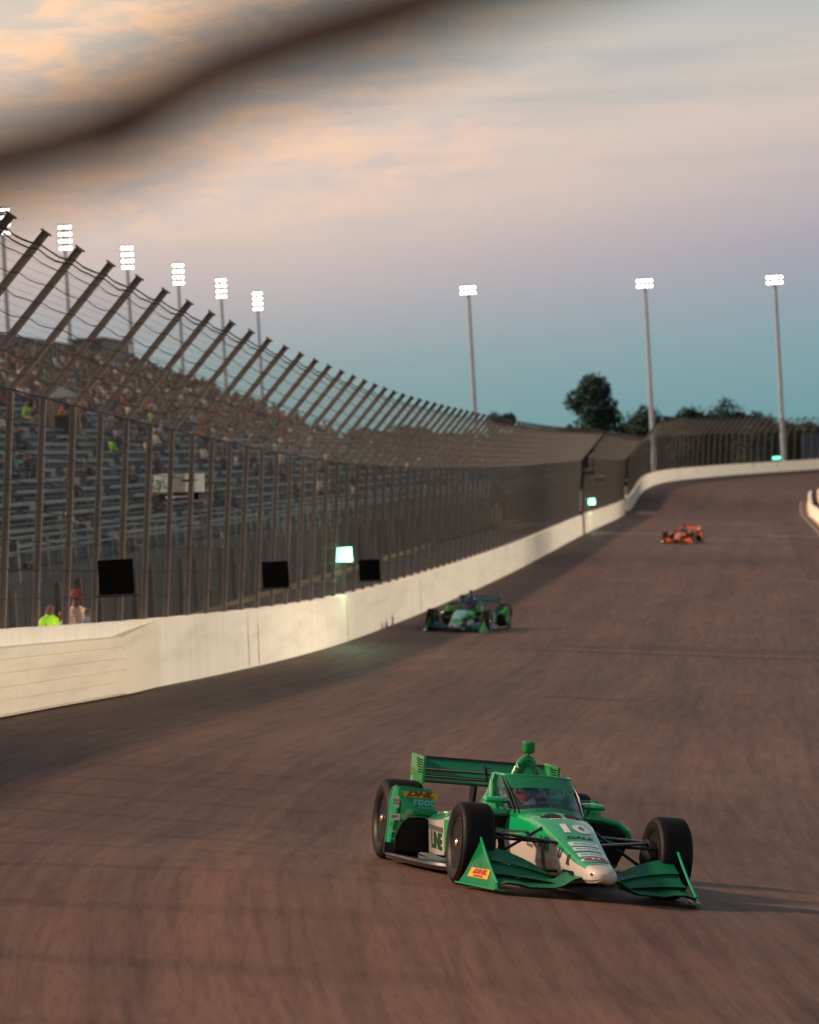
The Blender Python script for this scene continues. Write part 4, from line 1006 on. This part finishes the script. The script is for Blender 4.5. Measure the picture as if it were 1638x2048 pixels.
            if sd < 0:
                for nm_, mt_, yz, sz, tx, tm, ts in [('white_sticker', pal['white'], (-.905, .525), (.052, .10), 'TECH\nTALK', pal['redtxt'], .026), ('white_sticker', pal['white'], (-.905, .395), (.085, .055), 'JIFFY', pal['blue'], .030),
                                              (None, None, (-.922, .325), None, 'NTT', pal['redtxt'], .03), (None, None, (-.925, .27), None, 'P Pirt', pal['white'], .030), (None, None, (-.925, .205), None, 'Firestone', pal['white'], .016)]:
                    if mt_:
                        decal(nm_, rect_bm(*sz, n=2), mt_, None, (.468, yz[0], yz[1]), (0, 1, 0), (0, 0, 1)).parent = gd
                    decal('sticker_lettering', text_mesh(tx, ts, .0006), tm, None, (.471, yz[0], yz[1]), (0, 1, 0), (0, 0, 1)).parent = gd
    # ---- wheels
    for sd in (-1, 1):
        wheel(root, 3.02, sd, .33, .275, .205); wheel(root, 0.0, sd, .355, .36, .205)
    # ---- suspension
    for sd in (-1, 1):
        for nm_, a, b_, r_ in [('upper_wishbone', (3.30, .17 * sd, .40), (3.02, .72 * sd, .44), .017), ('upper_wishbone', (2.62, .25 * sd, .44), (3.02, .72 * sd, .44), .017), ('lower_wishbone', (3.34, .14 * sd, .18), (3.02, .72 * sd, .17), .017),
                            ('lower_wishbone', (2.60, .2 * sd, .18), (3.02, .72 * sd, .17), .017), ('push_rod', (2.92, .20 * sd, .50), (3.0, .68 * sd, .20), .013), ('steering_arm', (3.12, .18 * sd, .39), (3.14, .72 * sd, .40), .012),
                            ('rear_wishbone', (.35, .18 * sd, .42), (0, .62 * sd, .46), .016), ('rear_wishbone', (-.35, .1 * sd, .40), (0, .62 * sd, .46), .016), ('rear_wishbone', (.3, .2 * sd, .16), (0, .62 * sd, .18), .016), ('drive_shaft', (0, .1 * sd, .34), (0, .62 * sd, .35), .028)]:
            bm = BM(); tube(bm, [a, b_], r_, 8, ell=(1.9, .8) if 'wish' in nm_ else None); obj(nm_, bm, carbon, root)
        bm = BM(); lathe(bm, [(.05, .60 * sd), (.14, .64 * sd), (.14, .76 * sd), (.05, .8 * sd)], 20, 1, (3.02, 0, .33)); obj('brake_drum', bm, carbon, root)
    # turning vanes beside the nose, dark lower splitter
    for sd in (-1, 1):
        bm = BM(); loft(bm, [[(3.25, .20 * sd, .14), (2.95, .30 * sd, .12), (2.6, .42 * sd, .10)], [(3.2, .21 * sd, .17), (2.95, .31 * sd, .17), (2.6, .43 * sd, .17)]], False, False)
        r_ = bmesh.ops.solidify(bm, geom=bm.faces[:], thickness=.008); obj('turning_vane', bm, carbon, root)
    # ---- front wing
    bm = BM(); st = [(-.80, 3.99, .075), (-.72, 3.995, .098), (-.62, 4.0, .092), (-.54, 4.0, .075), (-.34, 3.99, .082), (-.27, 3.98, .105), (-.19, 3.97, .158), (-.12, 3.96, .178), (0, 3.96, .182), (.12, 3.96, .178), (.19, 3.97, .158), (.27, 3.98, .105), (.34, 3.99, .082), (.54, 4.0, .075), (.62, 4.0, .092), (.72, 3.995, .098), (.80, 3.99, .075)]
    loft(bm, [airfoil((x, z), (x - .33, z + .028 + .01 * (abs(y) > .3)), .030, y, .06) for y, x, z in st]); bmesh.ops.recalc_face_normals(bm, faces=bm.faces)
    fw = obj('front_wing', bm, W2, root, ang=50)
    for sd in (-1, 1):
        for nm_, A, B in [('wing_flap', ((3.80, .105), (3.56, .135), .26), ((3.74, .145), (3.50, .225), .785)), ('wing_flap', ((3.58, .145), (3.40, .165), .26), ((3.52, .235), (3.30, .335), .785))]:
            bm = BM(); rings = []
            for k in range(9):
                f = k / 8; g_ = 1 - (1 - f) ** 1.7
                le = (A[0][0] * (1 - g_) + B[0][0] * g_, A[0][1] * (1 - g_) + B[0][1] * g_); te = (A[1][0] * (1 - g_) + B[1][0] * g_, A[1][1] * (1 - g_) + B[1][1] * g_)
                rings.append(airfoil(le, te, .022, (A[2] * (1 - f) + B[2] * f) * sd, .10))
            loft(bm, rings); bmesh.ops.recalc_face_normals(bm, faces=bm.faces); obj(nm_, bm, W2, fw, ang=50)
        rows = []
        for k in range(11):
            f = k / 10; x = 4.0 - .63 * f; yb = .80 + .165 * f ** 1.25; zt = .085 + .31 * f ** 1.15; yt = .80 + .01 * f
            rows.append([(x - .02 * g_, (yb + (yt - yb) * (g_ ** .8)) * sd, .045 + (zt - .045) * g_) for g_ in (0, .2, .4, .6, .8, 1)])
        bm = BM(); V_ = [[bm.verts.new(p) for p in r_] for r_ in rows]
        for a, b_ in zip(V_, V_[1:]):
            for q_ in range(5): bm.faces.new((a[q_], a[q_ + 1], b_[q_ + 1], b_[q_]))
        bmesh.ops.solidify(bm, geom=bm.faces[:], thickness=.012); bmesh.ops.recalc_face_normals(bm, faces=bm.faces); epo = obj('wing_endplate', bm, P, fw, ang=50)
        bm = BM(); loft(bm, [[(x, y * sd, z) for y, z in ((y0 - .05, .030), (y0 + .03, .034), (y0 + .03, .046), (y0 - .05, .044))] for x, y0 in ((3.36, .965), (3.6, .90), (3.8, .845), (4.02, .80))]); bmesh.ops.recalc_face_normals(bm, faces=bm.faces); obj('foot_plate', bm, P if detail else W2, epo, sm=False)
        bm = BM(); tube(bm, [(r_[5][0], r_[5][1], r_[5][2]) for r_ in rows], .011, 6); obj('leading_edge', bm, P, epo)
        bm = BM(); box(bm, (3.62, .16 * sd, .16), (.3, .012, .10)); obj('wing_mount', bm, carbon, fw, sm=False)
        if detail and sd < 0:
            U_, V_2 = (.966, .257, .0), (0, .42, .91)
            decal('sponsor_patch', rect_bm(.33, .078, 8), pal['yellow'], epo, (3.60, -.872, .138), U_, V_2, .004)
            decal('sponsor_lettering', text_mesh('DHL', .050, .004, .3, 2.3), pal['redtxt'], epo, (3.60, -.870, .148), U_, V_2, .008)
            decal('sponsor_lettering', text_mesh('EXPRESS', .020, .0015, .2, 2.0), pal['redtxt'], epo, (3.60, -.882, .114), U_, V_2, .008)
    # ---- rear wing
    bm = BM(); ys = [-.60, -.3, 0, .3, .60]
    loft(bm, [airfoil((.11, .722), (-.12, .752), .034, y, .08) for y in ys]); bmesh.ops.recalc_face_normals(bm, faces=bm.faces); rw = obj('rear_wing', bm, W2, root, ang=50)
    for le, te, th in (((-.08, .768), (-.22, .812), .024), ((-.19, .822), (-.335, .905), .018)):
        bm = BM(); loft(bm, [airfoil(le, te, th, y, .07) for y in ys]); bmesh.ops.recalc_face_normals(bm, faces=bm.faces); obj('wing_flap', bm, W2, rw, ang=50)
    bm = BM(); box(bm, (-.340, 0, .912), (.008, 1.20, .03)); obj('gurney_flap', bm, carbon, rw, sm=False)
    bm = BM(); prism(bm, [(.02, .74), (-.02, .80), (-.10, .88), (-.14, .87), (-.05, .75)], 1, -.008, .008); box(bm, (-.04, 0, .865), (.09, .05, .008)); obj('wing_bracket', bm, carbon, rw, sm=False)
    for sd in (-1, 1):
        bm = BM(); loft(bm, [[(x, y * sd, z) for x, z in ((.145, .69), (.145, .925), (-.37, .945), (-.37, .70), (-.2, .675))] for y in (.60, .622)]); bmesh.ops.recalc_face_normals(bm, faces=bm.faces); ep_ = obj('wing_endplate', bm, pal['endplate'], rw, sm=False)
        for k in range(6):
            bm = BM(); z = .90 - k * .021; pts = [(.12, z), (-.02, z + .002), (-.12 + .03 * k * .0, z + .018 - .003 * k), (-.13, z + .008), (-.02, z - .009), (.12, z - .010)]
            if k > 3: pts = [(.12, z), (-.04, z), (-.04, z - .011), (.12, z - .011)]
            loft(bm, [[(x, y * sd, zz) for x, zz in pts] for y in (.5975, .6255)]); bmesh.ops.recalc_face_normals(bm, faces=bm.faces); obj('louvre', bm, blk, ep_, sm=False)
    if detail:
        decal('flag_sticker', rect_bm(.06, .03, 2), pal['redtxt'], None, (-.28, -.6245, .80), (1, 0, 0), (0, 0, 1)).parent = rw
        decal('sticker_lettering', text_mesh('G', .06, .001), pal['white'], None, (-.28, -.6245, .72), (1, 0, 0), (0, 0, 1)).parent = rw
    for y in (-.10,):
        bm = BM(); loft(bm, [[(x, yy, z) for x, z in ((.02, .72), (-.14, .72), (-.22, .40), (-.05, .40))] for yy in (y - .014, y + .014)]); bmesh.ops.recalc_face_normals(bm, faces=bm.faces); obj('wing_pylon', bm, carbon, root, sm=False)
    # ---- roll hoop and camera pod
    bm = BM(); arc = []
    for k in range(17):
        f = -1 + 2 * k / 16; yy = .125 * f; zz = 1.005 - .235 * abs(f) ** 2.3; arc.append((1.41 - .02 * abs(f), yy, zz))
    arc = [(1.39, -.135, .68)] + arc + [(1.39, .135, .68)]
    tube(bm, arc, .034, 12, ell=(1.0, 1.0)); hoop = obj('roll_hoop', bm, HO, root)
    bm = BM(); tube(bm, [(1.40, 0, 1.0), (1.20, 0, .90), (1.0, 0, .78)], [.03, .03, .03], 10); obj('hoop_stay', bm, carbon, hoop)
    for sd in (-1, 1):
        for yy, zz in ((.105, .90), (.12, .865)):
            bm = BM(); bmesh.ops.create_uvsphere(bm, u_segments=8, v_segments=6, radius=.010); bmesh.ops.translate(bm, vec=(1.435, yy * sd, zz), verts=bm.verts); obj('rivet', bm, nut_m, hoop)
    bm = BM(); lathe(bm, [(.002, 1.155), (.045, 1.155), (.054, 1.147), (.056, 1.07), (.048, 1.058), (.03, 1.052), (.014, 1.045), (.014, 1.0)], 24, 2, (1.41, 0, 0)); obj('camera_pod', bm, HO, root)
    # ---- aeroscreen
    bot = [(1.57, -.335, .612), (1.80, -.332, .585), (2.05, -.322, .572), (2.27, -.300, .573), (2.41, -.245, .583), (2.455, -.13, .606), (2.46, 0, .616)]
    topc = [(1.57, -.315, .866), (1.65, -.314, .866), (1.73, -.308, .866), (1.785, -.290, .866), (1.82, -.24, .867), (1.842, -.12, .872), (1.85, 0, .874)]
    mir = lambda c: c + [(x, -y, z) for x, y, z in c[:-1]][::-1]
    bot, topc = mir(bot), mir(topc)
    lv = lambda f: [tuple(Vector(a).lerp(Vector(b_), f) + Vector((.02 * math.sin(f * math.pi), 0, .0))) for a, b_ in zip(bot, topc)]
    def shell(nm_, fs, m_, idx=None, off=0.0, th=.006, par=None):
        bm = BM(); rows = [lv(f) for f in fs]
        if idx: rows = [r_[idx[0]:idx[1]] for r_ in rows]
        c0 = Vector((1.6, 0, .7)); V_ = []
        for r_ in rows: V_.append([bm.verts.new(Vector(p) + (Vector(p) - c0).normalized() * off) for p in r_])
        for a, b_ in zip(V_, V_[1:]):
            for j in range(len(a) - 1): bm.faces.new((a[j], a[j + 1], b_[j + 1], b_[j]))
        bmesh.ops.solidify(bm, geom=bm.faces[:], thickness=th); bmesh.ops.recalc_face_normals(bm, faces=bm.faces); return obj(nm_, bm, m_, par or root, ang=40)
    sc_o = shell('aeroscreen', [0, .2, .4, .6, .8, 1.0], glass, None, 0, .004)
    shell('top_band', [.66, .8, .9, 1.0], pal['band'], (2, 11), .006, .004, sc_o)
    shell('base_band', [-.08, .03, .10], P, None, .008, .006, sc_o)
    bm = BM(); tube(bm, topc, .013, 8); obj('top_frame', bm, pal['band'], sc_o)
    for sd in (-1, 1):
        bm = BM(); a = Vector((1.79, -.285 * sd, .862)); b_ = Vector((2.36, -.275 * sd, .585)); tube(bm, [a, a.lerp(b_, .5) + Vector((.018, -.01 * sd, .012)), b_], .006, 6); obj('screen_pillar', bm, pal['white'] if detail and sd < 0 else carbon, sc_o)
        bm = BM(); a = Vector((1.765, -.296 * sd, .860)); b_ = Vector((2.30, -.292 * sd, .58)); tube(bm, [a, a.lerp(b_, .5) + Vector((.012, -.012 * sd, .01)), b_], .011, 6); obj('screen_seal', bm, dark_in, sc_o)
        # green side frame behind the side window
        bm = BM(); loft(bm, [[(x, (.338 - (z - .6) * .09) * sd + o_ * sd, z) for x, z in ((1.46, .60), (1.90, .585), (1.70, .68), (1.62, .80), (1.66, .874), (1.54, .874))] for o_ in (.0, .02)]); bmesh.ops.recalc_face_normals(bm, faces=bm.faces); sf = obj('side_frame', bm, P, sc_o, sm=False)
        if detail and sd < 0:
            decal('side_lettering', text_mesh('PINEAPPLE', .03, .001), pal['white'], None, (1.60, -.352, .74), (.2, 0, -1), (1, 0, .2)).parent = sf
    bm = BM(); tube(bm, [(1.83, 0, .862), (2.12, 0, .735), (2.43, 0, .61)], .011, 6); obj('centre_strut', bm, carbon, sc_o)
    # ---- mirrors
    for sd in (-1, 1):
        bm = BM(); rings = []
        for y, k in ((.315, .35), (.33, .8), (.37, 1.0), (.45, 1.0), (.505, .85), (.52, .4)):
            rings.append([(2.08 + .10 * k * math.cos(a), y * sd, .660 + .032 * k * math.sin(a)) for a in np.linspace(0, 2 * math.pi, 12, endpoint=False)])
        loft(bm, rings); bmesh.ops.recalc_face_normals(bm, faces=bm.faces); mr = obj('mirror', bm, P, root)
        bm = BM(); tube(bm, [(2.08, .40 * sd, .64), (2.06, .375 * sd, .56), (2.04, .36 * sd, .50)], [.018, .016, .02], 8); obj('mirror_stalk', bm, P, mr)
    # ---- nose details
    if detail:
        for sd in (-1, 1):
            bm = BM(); vt = [(.19, 2.73), (.10, 2.79), (.02, 2.83), (.02, 2.70), (.05, 2.64), (.12, 2.66)]
            vs = [bm.verts.new((a * sd, 2.7 - b_, 0)) for a, b_ in vt]; bm.faces.new(vs)
            decal('nose_vent', bm, dark_in, body, (2.7, 0, .70), (0, 1, 0), (-1, 0, 0), .005)
        U, V = (0, 1, 0), (-1, 0, .22)
        decal('race_number', text_mesh('10', .285, .012, 0, 1.0, .95), pal['white'], body, (3.13, .0, .6), U, V, .005)
        decal('nose_lettering', text_mesh('PARTNER', .045, .002, 0, 1.15), pal['white'], body, (2.86, -.02, .65), U, V, .004)
        decal('nose_lettering', text_mesh('DALE', .075, .003, .2, 1.2), pal['dkgrey'], body, (3.32, .0, .5), U, V, .004)
        for x_, nm_, wd in ((3.47, 'SHIELD', .24), (3.60, 'RACING', .23), (3.75, 'INSURANCE', .22)):
            decal('white_patch', rect_bm(wd, .095, 6), pal['patch'], body, (x_, 0, .5), U, V, .004)
            decal('patch_lettering', text_mesh(nm_, .042, .001, 0, wd * .86 / (.042 * len(nm_) * .66)), pal['patchtxt'], body, (x_, 0, .5), U, V, .007)
        decal('nose_badge', ellipse_bm(.12, .062), pal['patch'], body, (3.90, 0, .5), U, V, .005)
        decal('nose_badge_mark', ellipse_bm(.10, .048), pal['red'], body, (3.90, 0, .5), U, V, .008)
        decal('nose_badge_letter', text_mesh('H', .062, .003, 0, 1.5), pal['patch'], body, (3.90, 0, .5), U, V, .011)
        decal('nose_line', rect_bm(.14, .012, 5), pal['dkgrey'], body, (4.03, 0, .45), U, V, .004)
        bm = ellipse_bm(.012, .012, 12); decal('pitot', bm, dark_in, body, (4.13, -.1, .215), (.45, .9, 0), (0, 0, 1), .004)
        for x_, z_, t_ in ((3.42, .325, 'U'), (3.62, .285, 'R')):
            decal('side_lettering', text_mesh(t_, .10, .008), pal['dkgrey'], body, (x_, -.35, z_), (1, 0, -.1), (0, 0, 1), .004)
        decal('side_lettering', text_mesh('SOUND', .04, .001), pal['dkgrey'], body, (2.72, -.35, .34), (1, 0, -.1), (0, 0, 1), .004)
        decal('grey_band', rect_bm(.075, .22, 2), pal['grey'], body, (3.02, -.35, .29), (1, 0, 0), (.3, 0, 1), .0035)
        decal('grey_band', rect_bm(.22, .04, 3), pal['grey'], body, (2.84, -.35, .40), (1, 0, -.45), (0, 0, 1), .0035)
        # small stickers on the cockpit side
        decal('orange_sticker', rect_bm(.075, .06, 2), pal['yellow'], body, (1.66, -.6, .545), (1, 0, 0), (0, 0, 1), .004)
        decal('cockpit_lettering', text_mesh('Quick', .055, .001), pal['white'], body, (1.82, -.6, .545), (1, 0, 0), (0, 0, 1), .004)
    return root, body
def paint(name, c, rough=.28, coat=.8): return mat(name, c, rough, 0.0, coat=coat, nscale=2.0, namt=.06)
flat = lambda n, c: mat(n, c, .4, namt=.04)
green = paint('green_paint', (0.005, 0.36, 0.12), .2, 1.0)
pal1 = dict(paint=green, second=paint('white_paint', (.60, .53, .47)), wing=paint('deep_green_paint', (0.0006, 0.15, 0.060), .5, .12), guard=paint('guard_green', (.003, .25, .10), .35, .5), hoop=paint('hoop_green', (.004, .26, .06)), grey=flat('stripe_grey', sr(88, 78, 80)), letter=flat('letter_green', sr(14, 66, 42)),
            yellow=flat('sticker_yellow', sr(236, 168, 24)), redtxt=flat('sticker_red', sr(160, 30, 20)), red=flat('badge_red', sr(140, 34, 48)), skyblue=flat('sticker_sky', sr(120, 196, 214)), white=flat('sticker_white', sr(226, 222, 218)), blue=flat('sticker_blue', sr(40, 70, 140)),
            dkgrey=flat('sticker_dark', sr(54, 44, 52)), patch=flat('patch_pale', sr(206, 226, 228)), patchtxt=flat('patch_green', sr(70, 140, 120)), endplate=paint('endplate_green', (.035, .28, .07)), band=paint('band_green', (.004, .33, .12)))
car1, body1 = make_car('green and white open wheel racing car numbered ten, closest to the camera', pal1)
car1.location = CAR_T; car1.rotation_euler = CAR_E

def put_car(root, s, t, yaw_extra=0.0, sc_=1.0):
    q = wall_at(s); d = wall_dir(s); x, y = q[0] + d[1] * t, q[1] - d[0] * t; z = q[2] - q[3] * t
    fwd = Matrix.Rotation(yaw_extra, 3, 'Z') @ Vector((-d[0], -d[1], 0)); inw = Vector((d[1], -d[0], 0)); n = Vector((inw.x * q[3], inw.y * q[3], 1)).normalized()
    fwd = (fwd - n * fwd.dot(n)).normalized(); left = n.cross(fwd); Mx = Matrix((fwd, left, n)).transposed().to_4x4(); Mx.translation = Vector((x, y, z + .005)) ; root.matrix_world = Mx
    return Mx
navy = paint('navy_paint', sr(22, 52, 72))
pal2 = dict(paint=paint('lime_paint', (.015, .20, .015)), second=paint('silver_paint', sr(110, 128, 140)), wing=paint('petrol_paint', sr(20, 66, 74)), guard=navy, hoop=navy, endplate=paint('brown_black', sr(40, 34, 32)), band=navy, white=flat('sticker_white', sr(226, 222, 218)))
car2, body2 = make_car('dark blue and lime green racing car beside the white wall', pal2, detail=False)
M2 = put_car(car2, iY(103.5), 2.6, -0.12)
decal('nose_panel', rect_bm(.34, .9, 4), flat('pale_blue_panel', sr(112, 146, 160)), body2, (3.1, 0, .6), (0, 1, 0), (-1, 0, .2), .005)
org = paint('orange_paint', sr(214, 104, 30))
pal3 = dict(paint=org, second=paint('dark_nose_paint', sr(60, 36, 34)), wing=paint('orange_wing', sr(236, 110, 20)), guard=paint('car_black', sr(26, 22, 24)), hoop=paint('dark_red', sr(90, 34, 30)), endplate=org, band=paint('slate_band', sr(96, 122, 134)), white=flat('sticker_white', sr(226, 222, 218)))
car3, body3 = make_car('small orange racing car far up the straight by the finish line', pal3, detail=False)
put_car(car3, iY(207), 6.95, -0.17)

# ---- drivers: one continuous figure each, helmet and suit on top of it
def driver(Mx, label, suit, helm):
    V = [(1.62, 0, .30), (1.52, 0, .46), (1.50, 0, .58), (1.55, 0, .645), (1.60, 0, .69), (1.61, 0, .755),
         (1.95, .08, .26), (2.35, .09, .34), (2.80, .08, .22), (2.92, .08, .26), (1.95, -.08, .26), (2.35, -.09, .34), (2.80, -.08, .22), (2.92, -.08, .26),
         (1.54, .17, .58), (1.72, .21, .42), (1.93, .13, .46), (1.99, .11, .48), (1.54, -.17, .58), (1.72, -.21, .42), (1.93, -.13, .46), (1.99, -.11, .48)]
    Ed = [(0, 1), (1, 2), (2, 3), (3, 4), (4, 5), (0, 6), (6, 7), (7, 8), (8, 9), (0, 10), (10, 11), (11, 12), (12, 13), (2, 14), (14, 15), (15, 16), (16, 17), (2, 18), (18, 19), (19, 20), (20, 21)]
    Rr = [(.13, .1), (.13, .1), (.14, .1), .055, .085, .08, .075, .055, .045, .035, .075, .055, .045, .035, .06, .045, .036, .034, .06, .045, .036, .034]
    me = skin_mesh('person', V, Ed, Rr); me.materials.append(suit); o = bpy.data.objects.new('person', me); C.objects.link(o); o.matrix_world = Mx; tag(o, label, 'person')
    bm = BM(); bmesh.ops.create_uvsphere(bm, u_segments=24, v_segments=16, radius=1.0)
    for v in bm.verts:
        v.co.x *= .145; v.co.y *= .122; v.co.z *= .135
        if v.co.z < -.05 and v.co.x > 0: v.co.x *= 1.12
        v.co += Vector((1.63, -.03, .735))
    for f in bm.faces:
        c = f.calc_center_median(); a = math.atan2(c.y + .03, c.x - 1.63); zz = c.z - .735
        f.material_index = 3 if (abs(a) < 1.15 and -.02 < zz < .055) else (0 if zz > .058 else (1 if zz > -.03 else (2 if zz > -.07 else 0)))
    h_ = obj('helmet', bm, helm, o, ang=80)
    bm = BM(); tube(bm, [(2.02 + .03 * math.sin(a), .14 * math.cos(a), .49 + .07 * math.sin(a)) for a in np.linspace(0, 2 * math.pi, 20)], .012, 6); st_ = obj('steering_wheel', bm, dark_in, o)
    return o
vis = mat('visor', sr(24, 26, 36), .12, coat=1.0)
M1 = CAR_R.to_4x4(); M1.translation = CAR_T
driver(M1, 'driver in a yellow, white and red helmet inside the green car', mat('suit_white', sr(196, 170, 160), .8), [flat('helmet_white', sr(214, 200, 194)), flat('helmet_yellow', sr(206, 210, 60)), flat('helmet_red', sr(176, 60, 44)), vis])
driver(M2, 'driver in an orange helmet inside the dark blue and lime car', mat('suit_navy', sr(30, 40, 60), .8), [flat('helmet_orange', sr(226, 110, 60))] * 3 + [vis])
driver(car3.matrix_world, 'driver in a dark helmet inside the orange car', mat('suit_dark', sr(40, 36, 40), .8), [flat('helmet_dark', sr(60, 50, 50))] * 3 + [vis])

# ---------------------------------------------------------------- blurred cable close to the camera
cb = empty('fence_cable', at(300, 240, 1.02)); O = cb.location.copy(); tag(cb, 'thick twisted fence cable out of focus across the top left of the frame', 'cable')
cab_m = mat('rusty_cable', sr(52, 30, 25), .7, nscale=40, namt=.3)
path = [at(u, v, 1.02 + (300 - u) * .00004) - O for u, v in [(-900, 660), (-300, 440), (0, 318), (120, 288), (200, 262), (330, 200), (430, 140), (520, 108), (640, 68), (760, 36), (900, -22), (1200, -140), (1800, -330)]]
bm = BM(); tube(bm, path, [.0155] * len(path), 8); obj('strand', bm, cab_m, cb)
bm = BM(); tw = []
fine = [path[i].lerp(path[i + 1], f) for i in range(len(path) - 1) for f in np.linspace(0, 1, 10, endpoint=False)]
for i, p in enumerate(fine): tw.append(p + Vector((0, .006 * math.cos(i * .55), .008 * math.sin(i * .55))))
tube(bm, tw, .0045, 6); obj('wound_strand', bm, cab_m, cb)
for (u, v) in ((208, 262), (655, 62)):
    p = at(u, v, 1.02) - O; bm = BM(); bmesh.ops.create_uvsphere(bm, u_segments=12, v_segments=8, radius=.0155); bmesh.ops.scale(bm, vec=(1.5, 1, 1), verts=bm.verts); bmesh.ops.translate(bm, vec=p, verts=bm.verts); obj('clamp', bm, cab_m, cb)
bm = BM(); tube(bm, [at(u, v, 1.04) - O for u, v in ((-400, 400), (150, 310), (300, 190), (440, 120), (580, 40), (900, -60))], .010, 6); obj('mesh_strand', bm, cab_m, cb)
